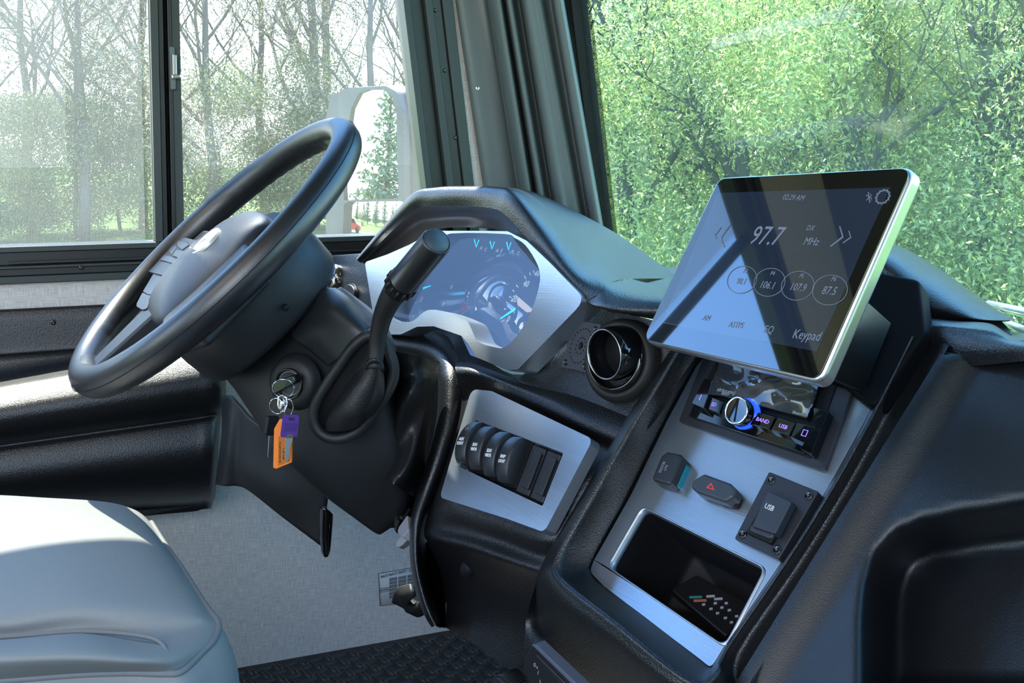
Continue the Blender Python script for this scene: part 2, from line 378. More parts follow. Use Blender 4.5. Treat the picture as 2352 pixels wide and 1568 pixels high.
for nm, a, b in (('sliding_pane', -930, 352), ('front_pane', 405, 1400)):
    ya, yb = wpx(a, 300)[0], wpx(b, 300)[0]
    if nm == 'sliding_pane': ol = [(ya, zb-.004), (yb, zb-.004), (yb, ZT), (ya, ZT)]; h = -.036
    else: ol = [(ya, zb-.004), (front_edge(zb, .004), zb-.004), (front_edge(ZT, .004), ZT), (ya, ZT)]; h = -.030
    mk(nm, prism2(ol, [], h-.004, h), GLASS_L, w1, WL.mat(), local=True, smooth=False)
# insect screen in the sliding half
def screen_mat():
    m = bpy.data.materials.new('insect screen'); m.use_nodes = True; nt = m.node_tree; nt.nodes.clear()
    o = nt.nodes.new('ShaderNodeOutputMaterial'); t = nt.nodes.new('ShaderNodeTexCoord'); s = nt.nodes.new('ShaderNodeSeparateXYZ'); nt.links.new(t.outputs['Object'], s.inputs[0])
    out = []
    for k in (0, 1):
        a = nt.nodes.new('ShaderNodeMath'); a.operation = 'MULTIPLY'; a.inputs[1].default_value = 1/.0021; nt.links.new(s.outputs[k], a.inputs[0])
        b = nt.nodes.new('ShaderNodeMath'); b.operation = 'FRACT'; nt.links.new(a.outputs[0], b.inputs[0])
        c = nt.nodes.new('ShaderNodeMath'); c.operation = 'LESS_THAN'; c.inputs[1].default_value = .22; nt.links.new(b.outputs[0], c.inputs[0]); out.append(c)
    mxx = nt.nodes.new('ShaderNodeMath'); mxx.operation = 'MAXIMUM'; nt.links.new(out[0].outputs[0], mxx.inputs[0]); nt.links.new(out[1].outputs[0], mxx.inputs[1])
    tr = nt.nodes.new('ShaderNodeBsdfTransparent'); d = nt.nodes.new('ShaderNodeBsdfDiffuse'); d.inputs[0].default_value = (.20, .20, .20, 1)
    tl = nt.nodes.new('ShaderNodeBsdfTranslucent'); tl.inputs[0].default_value = (.25, .25, .25, 1); dm = nt.nodes.new('ShaderNodeMixShader')
    nt.links.new(d.outputs[0], dm.inputs[1]); nt.links.new(tl.outputs[0], dm.inputs[2])
    mx = nt.nodes.new('ShaderNodeMixShader'); nt.links.new(mxx.outputs[0], mx.inputs[0]); nt.links.new(tr.outputs[0], mx.inputs[1]); nt.links.new(dm.outputs[0], mx.inputs[2]); nt.links.new(mx.outputs[0], o.inputs[0]); return m
a, b = wpx(-930, 300)[0], wpx(331, 300)[0]
mk('insect_screen', ([(a, zb-.004, -.049), (b, zb-.004, -.049), (b, ZT, -.049), (a, ZT, -.049)], [(0, 1, 2, 3)]), screen_mat(), w1, WL.mat(), local=True, smooth=False)
# sash latch
lt = plate(WL, 'latch', nmat('latch grey', (.10, .12, .12), .4), w1, [(389, 106), (401, 108), (404, 205), (392, 206)], h0=-.002, h1=.006, bevel=.001)
plate(WL, 'latch_slider', nmat('latch steel', (.45, .45, .45), .3, metal=1), lt, [(396, 124), (406, 126), (407, 176), (397, 176)], h0=.004, h1=.012, bevel=.001)
plate(WL, 'latch_lever', CHROME, lt, [(394, 171), (415, 170), (416, 178), (395, 181)], h0=.004, h1=.018, bevel=.0015)
def screw(name, parent, pl, px, py, h, r=.003, mat=None):
    q = pl.sub(px, py, h); o = mk(name, lathe([(r, -.0005), (r, .0006), (r*.7, .0014), (r*.25, .0014), (.0001, .0006)], 14, q.mat()), mat or BLACK, parent)
    return o
for x, y in ((1000, 24), (1022, 162), (1047, 316)): screw('frame_screw', w1, WL, x, y, .0045, .0035, GLOSS)
screw('frame_screw', w1, WL, 186, 614, .010, .0035, GLOSS)
# highlight sill bead near the dash
bd = mk('sill_bead', boxv(V((WX+.013, wpx(770, 575)[0]-.05, wpx(770, 575)[1])), (.006, .9, .004)), FRAMEB, w1, bevel=.001)

# other walls, ceiling, floor
def slab(name, lo, hi, mat):
    lo, hi = V(lo), V(hi); o = mk(name, boxv((lo+hi)/2, hi-lo), mat, smooth=False); tag(o, kind='structure'); return o
slab('ceiling', (WX-.05, -2.6, 2.06), (.75, .80, 2.10), nmat('ceiling vinyl', (.12, .11, .10), .8))
WR = Pl(V((.70, 0, 0)), V((0, 1, 0)), V((-1, 0, 0)))
s_ = -1 if WR.u.y*1 < 0 else 1
mk('wall_right', prism2([(-2.6, -.02), (.93, -.02), (.93, 2.1), (-2.6, 2.1)], [[(-1.7, .75), (-.1, .75), (-.1, 1.55), (-1.7, 1.55)]], 0, .05), WALL, None,
   M(((0, 0, 1, .70), (1, 0, 0, 0), (0, 1, 0, 0), (0, 0, 0, 1))), local=True, smooth=False)['kind'] = 'structure'
mk('wall_back', prism2([(WX-.05, -.02), (.75, -.02), (.75, 2.1), (WX-.05, 2.1)], [[(-1.2, .1), (.2, .1), (.2, 1.95), (-1.2, 1.95)]], 0, .05), WALL, None,
   M(((1, 0, 0, 0), (0, 0, -1, -2.6), (0, 1, 0, 0), (0, 0, 0, 1))), local=True, smooth=False)['kind'] = 'structure'
slab('wall_front', (WX-.05, .93, -.02), (.75, .97, .52), BLACK)

# floor : rubber tread plate with raised lozenges
fl = slab('floor', (WX, -2.6, -.03), (.70, .93, 0), nmat('rubber floor mat', (.018, .017, .016), .55, spec=.45, bump=('noise', 300, .3)))
FLM = nmat('floor tread rubber', (.022, .021, .020), .42, spec=.5)
tv, tf = [], []
prof = [(-1, 0), (-.55, .8), (0, 1), (.55, .8), (1, 0), (.55, -.8), (0, -1), (-.55, -.8)]
base = [V((x*.0155, y*.0042, 0)) for x, y in prof]; top = [V((x*.0125, y*.0022, .0026)) for x, y in prof]
tme = bpy.data.meshes.new('tread'); tme.from_pydata([tuple(v) for v in base+top], [], [(i, (i+1) % 8, (i+1) % 8+8, i+8) for i in range(8)]+[tuple(range(8, 16))]); tme.materials.append(FLM)
cand = []
for i in range(0, 90):
    for j in range(0, 90):
        x = WX+.02+i*.0215; y = -.6+j*.0215
        q = pix((x, y, 0))
        if 480 < q[0] < 1200 and 1430 < q[1] < 1640 and x < 0: cand.append((q[1], x, y, (i+j) % 2))
cand.sort(key=lambda c: -depth((c[1], c[2], 0)) if False else (0 if c[0] < 1575 else 1, depth((c[1], c[2], 0))))
for n_, c in enumerate(cand[:300]):
    o = bpy.data.objects.new('tread', tme)
    place(o, fl, M.Translation(V((c[1], c[2], .0))) @ M.Rotation(rad(20+(90 if c[3] else 0)), 4, 'Z'))
mb = MB()
for i in range(0, 78):
    for j in range(0, 60):
        x = WX+.02+i*.0215; y = -.55+j*.0215
        if any(abs(c[1]-x) < .003 and abs(c[2]-y) < .003 for c in cand[:300]): continue
        if x > -.2 or y < -.4: continue
        mt = M.Translation(V((x, y, 0))) @ M.Rotation(rad(20+(90 if (i+j) % 2 else 0)), 4, 'Z')
        mb.add(([mt @ v for v in base+top], [(k, (k+1) % 8, (k+1) % 8+8, k+8) for k in range(8)]+[tuple(range(8, 16))]))
mk('distant_tread', mb, FLM, fl, smooth=False)['kind'] = 'stuff'

# A pillar cover : ribbed moulding between the side window and the windshield
cols = [(1048, 1112, 1.868, 0), (1056, 1122, 1.862, .008), (1080, 1146, 1.855, .008), (1100, 1168, 1.85, .006), (1112, 1180, 1.85, -.012), (1122, 1191, 1.85, -.016), (1134, 1203, 1.845, .004), (1146, 1214, 1.84, .012),
        (1152, 1220, 1.84, -.004), (1158, 1228, 1.84, -.016), (1166, 1236, 1.835, .006), (1172, 1243, 1.83, .008), (1180, 1252, 1.83, -.010), (1192, 1262, 1.83, -.020), (1202, 1272, 1.825, .002), (1212, 1284, 1.82, .010), (1222, 1296, 1.82, .008), (1240, 1318, 1.815, .004),
        (1250, 1328, 1.81, -.014), (1268, 1340, 1.81, -.018), (1275, 1348, 1.805, .004), (1289, 1364, 1.80, .004), (1293, 1368, 1.82, -.02)]
g = []
for yy in (-620, -260, 0, 430, 640):
    t = yy/430; g.append([onX(cols[k][0]+(cols[k][1]-cols[k][0])*t, yy, WX+(.003, .014, .018, .022)[k]) if k < 4 else P(cols[k][0]+(cols[k][1]-cols[k][0])*t, yy, cols[k][2]-.055-cols[k][3]*1.6+.05*t) for k in range(len(cols))])
pt = mk('trim_1', patch(g, 3, 2), TRIMG, solid=.004); pt['kind'] = 'structure'
GREENPL = Pl.pts(g[2][2], g[2][3], g[3][2])
screw('screw', pt, GREENPL, 1097, 203, .002, .0045, CHROME)
# window_2 : windshield
A = P(1378, 525, 1.90); Bq = P(1318, 0, 1.83)
WS = Pl.pts(A, A+V((1, 0, 0)), Bq)
w2 = thing('window_2', None, None, A); w2['kind'] = 'structure'
def wsuv(px, py, h=0): return WS.uv(px, py, h)
le_t = V(wsuv(1325, 0)); le_b = V(wsuv(1386, 525)); dv = (le_t-le_b)
def ledge(v, off=0): return le_b.x+dv.x*((v-le_b.y)/dv.y)+off
vb = wsuv(1500, 860)[1]-.10; vt = vb + 1.35
sg = 1 if WS.u.x > 0 else -1
RX = 2.3
mk('windshield_glass', prism2([(ledge(vb, -.01*sg), vb), (sg*RX, vb), (sg*RX, vt), (ledge(vt, -.01*sg), vt)], [], -.012, -.006), GLASS_W, w2, WS.mat(), local=True, smooth=False)
gk = V(wsuv(1291, 0)).x-le_t.x
mk('side_gasket', prism2([(ledge(vb, gk), vb), (ledge(vb), vb), (ledge(vt), vt), (ledge(vt, gk), vt)], [], -.02, .012), RUBBER, w2, WS.mat(), local=True, bevel=.003)
mk('top_gasket', prism2([(ledge(vt, gk), vt), (sg*RX, vt), (sg*RX, vt+.25), (ledge(vt, gk), vt+.25)], [], -.02, .012), RUBBER, w2, WS.mat(), local=True, bevel=.003)
vs_ = WS.uv(*pix(V((-.5, WS.at(1900, 100).y, 1.45))))[1]
mk('unseen_shade', prism2([(ledge(vs_, .01*sg), vs_), (sg*RX, vs_), (sg*RX, vt), (ledge(vt, .01*sg), vt)], [], .02, .024), nmat('shade cloth', (.02, .02, .02), .8), w2, WS.mat(), local=True, smooth=False)  # added out of view to hold high sun and sky off the dash
def frit_mat():
    m = bpy.data.materials.new('frit dots'); m.use_nodes = True; nt = m.node_tree; nt.nodes.clear()
    o = nt.nodes.new('ShaderNodeOutputMaterial'); t = nt.nodes.new('ShaderNodeTexCoord')
    mp = nt.nodes.new('ShaderNodeMapping'); mp.inputs['Rotation'].default_value = (0, 0, rad(45)); nt.links.new(t.outputs['Object'], mp.inputs[0])
    vr = nt.nodes.new('ShaderNodeTexVoronoi'); vr.voronoi_dimensions = '2D'; vr.inputs['Scale'].default_value = 330; vr.inputs['Randomness'].default_value = 0; nt.links.new(mp.outputs[0], vr.inputs[0])
    c = nt.nodes.new('ShaderNodeMath'); c.operation = 'LESS_THAN'; c.inputs[1].default_value = .36; nt.links.new(vr.outputs['Distance'], c.inputs[0])
    tr = nt.nodes.new('ShaderNodeBsdfTransparent'); d = nt.nodes.new('ShaderNodeBsdfDiffuse'); d.inputs[0].default_value = (.01, .012, .012, 1)
    mx = nt.nodes.new('ShaderNodeMixShader'); nt.links.new(c.outputs[0], mx.inputs[0]); nt.links.new(tr.outputs[0], mx.inputs[1]); nt.links.new(d.outputs[0], mx.inputs[2]); nt.links.new(mx.outputs[0], o.inputs[0]); return m
fw = V(wsuv(1350, 0)).x-le_t.x
mk('frit_band', prism2([(ledge(vb), vb), (ledge(vb, fw), vb), (ledge(vt, fw), vt), (ledge(vt), vt)], [], -.0055, -.005), frit_mat(), w2, WS.mat(), local=True, smooth=False)
# =================================================================== OUTSIDE
GZ = -1.30
def ground_mat():
    m = nmat('meadow grass', (.16, .30, .06), .9, spec=.1); nt = m.node_tree; b = nt.nodes['Principled BSDF']; t = nt.nodes.new('ShaderNodeTexCoord')
    nz = nt.nodes.new('ShaderNodeTexNoise'); nz.inputs['Scale'].default_value = 1.2; nz.inputs['Detail'].default_value = 8; nt.links.new(t.outputs['Object'], nz.inputs[0])
    cr = nt.nodes.new('ShaderNodeValToRGB'); cr.color_ramp.elements[0].position = .35; cr.color_ramp.elements[0].color = (.07, .15, .03, 1); cr.color_ramp.elements[1].position = .7; cr.color_ramp.elements[1].color = (.17, .24, .06, 1)
    nt.links.new(nz.outputs[0], cr.inputs[0]); nt.links.new(cr.outputs[0], b.inputs['Base Color']); return m
gr = mk('ground', ([(-130, -130, GZ), (130, -130, GZ), (130, 130, GZ), (-130, 130, GZ)], [(0, 1, 2, 3)]), ground_mat(), smooth=False); gr['kind'] = 'structure'
def leaves(center_list, n, size, flat=.6, up=.3):
    """n random leaf quads spread through ellipsoid blobs [(cx,cy,cz,rx,ry,rz,weight)]"""
    c = np.array(center_list, float); w = c[:, 6]/c[:, 6].sum(); k = RNG.choice(len(c), n, p=w)
    d = RNG.normal(size=(n, 3)); d /= np.linalg.norm(d, axis=1)[:, None]; r = RNG.random(n)**(1/2.2)
    pos = c[k, :3] + d*r[:, None]*c[k, 3:6]
    s = size*(.55+RNG.random(n)*.9)
    a = RNG.normal(size=(n, 3)); a /= np.linalg.norm(a, axis=1)[:, None]
    b = np.cross(a, RNG.normal(size=(n, 3))); b /= np.linalg.norm(b, axis=1)[:, None]
    a = a*s[:, None]; b = b*(s*flat*.6)[:, None]
    v = np.stack([pos-a, pos+b, pos+a, pos-b], 1).reshape(-1, 3)
    return v
def np_mesh(name, v, mat, parent, mw):
    n = len(v)//4; me = bpy.data.meshes.new(name); o = mw.translation; vv = (v-np.array(o)).astype(np.float32)
    me.vertices.add(len(v)); me.vertices.foreach_set('co', vv.ravel()); me.loops.add(len(v)); me.loops.foreach_set('vertex_index', np.arange(len(v), dtype=np.int32))
    me.polygons.add(n); me.polygons.foreach_set('loop_start', np.arange(0, len(v), 4, dtype=np.int32)); me.update(calc_edges=True); me.materials.append(mat)
    return place(bpy.data.objects.new(name, me), parent, mw)
def branches(mb, p, d, L, r, lev, rnd_, spread=.55, up=.12, tw=None, n=5):
    """recursive limbs"""
    segs = 4 if lev > 1 else 3; path = [V(p)]; rr = [r]; q = V(p); dd = V(d).normalized()
    for i in range(segs):
        dd = (dd + V((rnd_.gauss(0, .13), rnd_.gauss(0, .13), rnd_.gauss(up*.5, .08)))).normalized(); q = q+dd*(L/segs); path.append(q); rr.append(r*(1-.6*(i+1)/segs))
    mb.add(tube(path, rr, n if lev > 1 else 3, caps=False))
    if lev <= 0:
        return
    k = 4 if lev > 1 else 5
    for i in range(k):
        t = .3+.7*(i+rnd_.random())/k; j = min(int(t*segs), segs-1); q = path[j].lerp(path[j+1], t*segs-j)
        ax = V((rnd_.gauss(0, 1), rnd_.gauss(0, 1), rnd_.gauss(.25, .5))).normalized()
        nd = (dd*(1-spread)+ax*spread+V((0, 0, up))).normalized()
        branches(mb, q, nd, L*(.55+.2*rnd_.random()), max(rr[j]*.62, .009), lev-1, rnd_, spread, up, tw, n)
def tree(name, label, cat, x, y, H, R, nl, ls, leafm, barkm, group, lev=3, trunk_r=.16, lowz=.25, seed=0, blobs=9, lean=(0, 0), spread=.55):
    rd = random.Random(seed); root = thing(name, label, cat, (x, y, GZ), group)
    mb = MB(); top = V((x+lean[0], y+lean[1], GZ+H*.55)); path = [V((x, y, GZ-.05)).lerp(top, t)+V((rd.gauss(0, .06), rd.gauss(0, .06), 0)) for t in (0, .25, .5, .75, 1)]
    mb.add(tube(path, [trunk_r*(1-.5*t) for t in (0, .25, .5, .75, 1)], 8))
    mk('trunk', mb, barkm, root, smooth=True)
    mb = MB()
    for i in range(7):
        t = .35+.65*i/6; q = path[0].lerp(path[-1], t); a = rd.random()*6.28; s = rd.uniform(.4, 1.0)
        branches(mb, q, V((math.cos(a)*s, math.sin(a)*s, .9)), H*.34*rd.uniform(.8, 1.2), trunk_r*(.5-.2*t), lev-1, rd, spread)
    mk('branches', mb, barkm, root, smooth=True)
    bl = []
    for i in range(blobs):
        a = rd.random()*6.28; rr = R*rd.random()**.6*.75; z = GZ+H*(lowz+(1-lowz)*rd.random()**.9*.9); s = R*rd.uniform(.25, .5)
        bl.append((x+math.cos(a)*rr+lean[0]*.5, y+math.sin(a)*rr+lean[1]*.5, z, s, s, s*rd.uniform(.6, 1.0), s*s))
    if nl: np_mesh('foliage', leaves(bl, nl, ls), leafm, root, M.Translation(V((x, y, GZ+H*.5))))['kind'] = 'stuff'
    return root
def at_px(px, dist):
    d = ray(px, 340); d.z = 0; d.normalize(); return CAMLOC.x+d.x*dist, CAMLOC.y+d.y*dist
# woods on the left, seen through the side window: (px, distance, height, radius, leaves, leafsize, kind)
LT = [(-140, 27, 11, 3.4, 5000, .05, 'p'), (60, 30, 12, 3.6, 6000, .05, 'p'), (190, 26, 10, 3.2, 9000, .045, 'p'), (330, 30, 12, 3.6, 5000, .045, 'p'), (470, 27, 11, 3.4, 9000, .045, 'p'),
      (600, 31, 12.5, 3.8, 6000, .045, 'p'), (722, 29, 14, 3.2, 5000, .045, 'p'), (748, 33, 15, 3.4, 3000, .045, 'p'), (850, 27, 11, 3.3, 12000, .045, 'p'), (960, 30, 12, 3.6, 12000, .045, 'p')]
NM = ['tall bare tree with pale buds at the far left of the side window', 'bare grey tree behind the insect screen, second from the left', 'budding tree behind the middle of the insect screen', 'bare tree behind the upright bar of the side window',
      'bare arching tree just right of the window divider', 'tall bare tree above the middle of the steering wheel gap', 'thin straight trunk rising left of a twin trunk in the side window', 'straight trunk of the pair, the right one, in bright sky',
      'pale budding tree behind the outside mirror', 'budding tree beside the front edge of the side window']
for i, (px, ds, H, R, nl, ls, k) in enumerate(LT):
    x, y = at_px(px, ds); tree('bare_tree', NM[i], 'tree', x, y, H, R, nl, ls, LEAFP, BARKP, 'budding trees beyond the side window', lev=4, trunk_r=.17 if i in (6, 7) else .13, seed=20+i, lowz=.2, spread=.6)
BS = [(-60, 22, 3.6, 1.9), (70, 24, 4.4, 2.1), (170, 22, 5.0, 2.0), (270, 25, 3.8, 2.0), (380, 24, 4.6, 2.1), (500, 23, 4.3, 2.0), (610, 25, 4.6, 2.1), (700, 24, 5.2, 2.0), (800, 24, 4.4, 2.0), (930, 23, 5.0, 2.1)]
BN = ['rounded green shrub at the left edge of the side window', 'broad green shrub second from the left in the side window', 'tallest green shrub behind the insect screen', 'low green shrub behind the right of the insect screen', 'green shrub half hidden by the window divider',
      'green shrub just right of the window divider', 'green shrub seen through the top of the steering wheel', 'tall green shrub left of the outside mirror', 'green shrub behind the outside mirror', 'green shrub at the front edge of the side window']
for i, (px, ds, H, R) in enumerate(BS):
    x, y = at_px(px, ds+5); tree('green_shrub', BN[i], 'shrub', x, y, H, R, 15000, .045, LEAFG, BARKP, 'shrubs along the edge of the woods', lev=3, trunk_r=.05, seed=60+i, lowz=.05, blobs=12)
# bright leafy trees ahead, seen through the windshield
RT = [(1290, 12.5, 6, 2.4), (1440, 10.5, 5.2, 2.1), (1580, 13, 5.6, 2.5), (1700, 10, 4.2, 2.0), (1840, 12, 4.8, 2.4), (1960, 9.5, 4.4, 1.9), (2110, 12, 4.7, 2.5), (2260, 9.5, 4.8, 2.0), (2420, 11, 5.4, 2.3), (2560, 9, 5.2, 2.0), (2740, 11, 5.6, 2.4), (2980, 10, 5.4, 2.3)]
RN = ['leafy green tree beside the window pillar', 'bright green tree left of the middle of the windshield glass', 'tall leafy tree with dark trunk near the top centre of the windshield', 'bright green tree above the left corner of the tablet', 'leafy tree right behind the top edge of the tablet',
      'bright yellow-green tree above the right half of the tablet', 'tall leafy tree above the right corner of the tablet', 'bright green tree near the right edge of the windshield view', 'leafy tree at the right edge of the picture', 'green tree just beyond the right edge of the picture', 'green tree well beyond the right edge of the picture', 'outermost green tree far past the right edge of the picture']
for i, (px, ds, H, R) in enumerate(RT):
    x, y = at_px(px, ds); tree('leafy_tree', RN[i], 'tree', x, y, H, R, 42000, .025, LEAFB, BARK, 'leafy trees ahead of the windshield', lev=3, trunk_r=.12, seed=90+i, lowz=.0, blobs=26, spread=.6)
# what the mirror shows: open field behind, conifers and pale bushes far back, a road with one car
MPOS = P(870, 360, 2.12)
rdir = V((-.40, -.915, 0)).normalized(); rs = V((-rdir.y, rdir.x, 0))
def behind(d, s): q = V((MPOS.x, MPOS.y, 0))+rdir*d+rs*s; return q.x, q.y
def conifer(x, y, H, R, label, seed):
    root = thing('conifer', label, 'tree', (x, y, GZ), 'conifers behind the vehicle, seen in the mirror'); rd = random.Random(seed)
    mk('trunk', tube([(x, y, GZ), (x, y, GZ+H*.9)], [.14, .03], 6), BARK, root)
    bl = [(x, y, GZ+H*(.12+.86*t), R*(1.05-t)*.9, R*(1.05-t)*.9, H*.06, (1.1-t)**2) for t in [k/9 for k in range(10)]]
    np_mesh('foliage', leaves(bl, 2600, .16), LEAFD, root, M.Translation(V((x, y, GZ+H*.5))))['kind'] = 'stuff'
CN = ['tall dark conifer seen in the upper mirror glass', 'conifer left of the tallest one in the mirror', 'conifer right of the tallest one in the mirror', 'small conifer near the road in the lower mirror', 'far conifer at the left of the lower mirror', 'far conifer at the right of the lower mirror', 'blunt conifer in the mirror treeline', 'slim conifer in the mirror treeline']
for i, (d, s, H, R) in enumerate([(46, .4, 9.0, 2.0), (52, -3.2, 8, 2.0), (50, 3.6, 8.4, 2.1), (60, 8, 6, 1.8), (66, -10, 7, 2), (68, 15, 7, 2), (64, -6, 6.4, 1.9), (70, 11, 8, 1.9)]):
    x, y = behind(d, s); conifer(x, y, H, R, CN[i], 200+i)
for i, (d, s) in enumerate([(44, -5), (40, 6.5), (56, 0)]):
    x, y = behind(d, s); tree('pale_bush', ['pale rounded bush in the field, left one in the mirror', 'pale rounded bush in the field, right one in the mirror', 'pale bush far back in the field in the mirror'][i], 'shrub', x, y, 2.6, 1.6, 4000, .09, LEAFP, BARKP, 'bushes in the field behind', lev=2, trunk_r=.05, seed=300+i, lowz=.05)
a = [behind(24, -30), behind(24, 30), behind(28, 30), behind(28, -30)]
mk('road', ([(x, y, GZ+z) for z in (.005, .03) for x, y in a], [(3, 2, 1, 0), (4, 5, 6, 7), (0, 1, 5, 4), (1, 2, 6, 5), (2, 3, 7, 6), (3, 0, 4, 7)]), nmat('asphalt', (.30, .30, .30), .8), smooth=False)['kind'] = 'structure'
cx_, cy_ = behind(26, -5.2)
car = thing('car', 'small red car on the road behind, seen in the lower mirror', 'car', (cx_, cy_, GZ+.03))
cm = M.Translation(V((cx_, cy_, GZ+.03))) @ M.Rotation(math.atan2(rs.y, rs.x), 4, 'Z')
side = rnd([(-2.1, .35), (2.1, .35), (2.15, .75), (1.3, .95), (.7, 1.4), (-.9, 1.42), (-1.5, .98), (-2.15, .9)], .12)
vs, fs = prism2(side, [], -.85, .85); rot90 = M.Rotation(rad(90), 4, 'X')
CARRED = nmat('red car paint', (.45, .02, .02), .25, coat=.5)
mk('body', ([cm @ (rot90 @ V(p)) for p in vs], fs), CARRED, car, smooth=False)
vs, fs = prism2(rnd([(.62, .98), (1.0, .98), (.62, 1.34), (-.85, 1.36), (-1.3, 1.0)], .04), [], -.87, .87)
mk('window_glass', ([cm @ (rot90 @ V(p)) for p in vs], fs), GLOSS, car, smooth=False)
for wx in (-1.3, 1.3):
    for wy in (-.8, .8): mk('wheel', lathe([(.01, -.1), (.32, -.1), (.34, 0), (.32, .1), (.01, .1)], 20, cm @ M.Translation(V((wx, wy, .33))) @ rot90), RUBBER, car)
# =================================================================== DASHBOARD BODY
CL = Pl.pts(P(845, 660, 1.567), P(1345, 690, 1.143), P(1050, 850, 1.32))         # instrument face
CON = Pl.pts(P(1585, 960, 1.05), P(1860, 1040, .93), P(1430, 1260, .997))        # centre console face
SW = Pl.pts(P(1100, 905, 1.225), P(1352, 1008, 1.05), P(1030, 1140, 1.165))      # rocker switch face
dash = thing('dashboard', 'black grained moulded dashboard wrapping round the driver under the windshield', 'dashboard', P(1200, 1000, 1.2))
# driver hood : arch over the instruments, running forward to the glass
r_in = [(828, 603, 1.60), (890, 541, 1.55), (950, 484, 1.475), (985, 474, 1.435), (1060, 473, 1.37), (1122, 477, 1.31), (1160, 493, 1.275), (1222, 560, 1.225), (1290, 640, 1.17), (1338, 694, 1.135)]
r_lip = [(820, 597, 1.595), (884, 527, 1.545), (948, 460, 1.465), (990, 449, 1.425), (1064, 446, 1.36), (1135, 450, 1.30), (1172, 466, 1.265), (1236, 540, 1.215), (1300, 622, 1.16), (1352, 688, 1.12)]
r_top = [(818, 594, 1.61), (880, 519, 1.56), (946, 446, 1.48), (1000, 431, 1.435), (1070, 428, 1.375), (1140, 430, 1.315), (1184, 445, 1.275), (1256, 528, 1.225), (1330, 622, 1.165), (1385, 668, 1.115)]
r_b1 = [(822, 592, 1.66), (886, 520, 1.62), (952, 449, 1.54), (1006, 433, 1.49), (1075, 430, 1.43), (1145, 431, 1.37), (1194, 442, 1.33), (1275, 515, 1.28), (1352, 606, 1.215), (1400, 650, 1.15)]
r_b2 = [(840, 590, 1.74), (900, 525, 1.72), (962, 455, 1.68), (1016, 436, 1.63), (1085, 432, 1.58), (1150, 431, 1.53), (1212, 440, 1.49), (1300, 496, 1.44), (1385, 570, 1.36), (1450, 640, 1.27)]
r_b3 = [(860, 590, 1.80), (915, 530, 1.80), (975, 460, 1.80), (1030, 440, 1.78), (1095, 435, 1.76), (1160, 432, 1.74), (1225, 441, 1.72), (1320, 484, 1.68), (1430, 545, 1.60), (1560, 640, 1.45)]
mk('instrument_hood', patch(pgrid([r_in, r_lip, r_top, r_b1, r_b2, r_b3]), 6, 4), GRAIN, dash)
# lower roll of the hood sweeping towards the tablet
mk('hood_roll', patch(pgrid([
    [(1322, 672, 1.17), (1352, 688, 1.12), (1385, 668, 1.115), (1400, 650, 1.15), (1450, 640, 1.27)],
    [(1335, 690, 1.16), (1366, 703, 1.10), (1400, 690, 1.09), (1440, 668, 1.12), (1490, 650, 1.25)],
    [(1400, 706, 1.14), (1410, 716, 1.08), (1450, 700, 1.065), (1490, 678, 1.09), (1540, 655, 1.23)],
    [(1480, 722, 1.12), (1490, 730, 1.06), (1530, 706, 1.04), (1570, 680, 1.07), (1620, 650, 1.22)],
    [(1620, 750, 1.11), (1630, 750, 1.04), (1650, 715, 1.01), (1680, 690, 1.05), (1720, 650, 1.2)]]), 6), GRAIN, dash)
# dash top between the hoods, reaching the glass
g = []
for t in (0, .2, .4, .6):
    x = 1440+t*1000
    g.append([P(x, 668+t*110, 1.22-.42*t), P(x+10, 645+t*95, 1.34-.42*t), P(x+30, 622+t*85, 1.52-.42*t), P(x+60, 610+t*80, 1.62-.42*t)])
mk('dash_top', patch(g, 4), GRAIN, dash)
# under-hood liner behind the instruments
liner = pgrid([[(828, 603, 1.60), (890, 541, 1.55), (950, 484, 1.475), (985, 474, 1.435), (1060, 473, 1.37), (1122, 477, 1.31), (1160, 493, 1.275), (1222, 560, 1.225), (1290, 640, 1.17), (1338, 694, 1.135)],
               [(834, 604, 1.62), (895, 556, 1.59), (950, 510, 1.54), (990, 494, 1.50), (1060, 490, 1.44), (1118, 494, 1.38), (1160, 506, 1.33), (1210, 560, 1.26), (1280, 645, 1.19), (1330, 700, 1.15)],
               [(838, 603, 1.63), (900, 582, 1.59), (955, 556, 1.55), (995, 528, 1.515), (1055, 522, 1.46), (1110, 524, 1.41), (1160, 530, 1.36), (1200, 575, 1.30), (1262, 648, 1.22), (1320, 706, 1.17)]])
mk('hood_liner', patch(liner, 6), nmat('brown-grey liner', (.050, .043, .040), .28, spec=.6), dash)
# flat left of the instruments
plate(CL, 'left_wing', GRAIN, dash, [(720, 598), (750, 588), (824, 582), (846, 600), (858, 780), (880, 840), (800, 800), (720, 720)], h0=-.06, h1=-.012, bevel=.006, r=.006, seg=4)
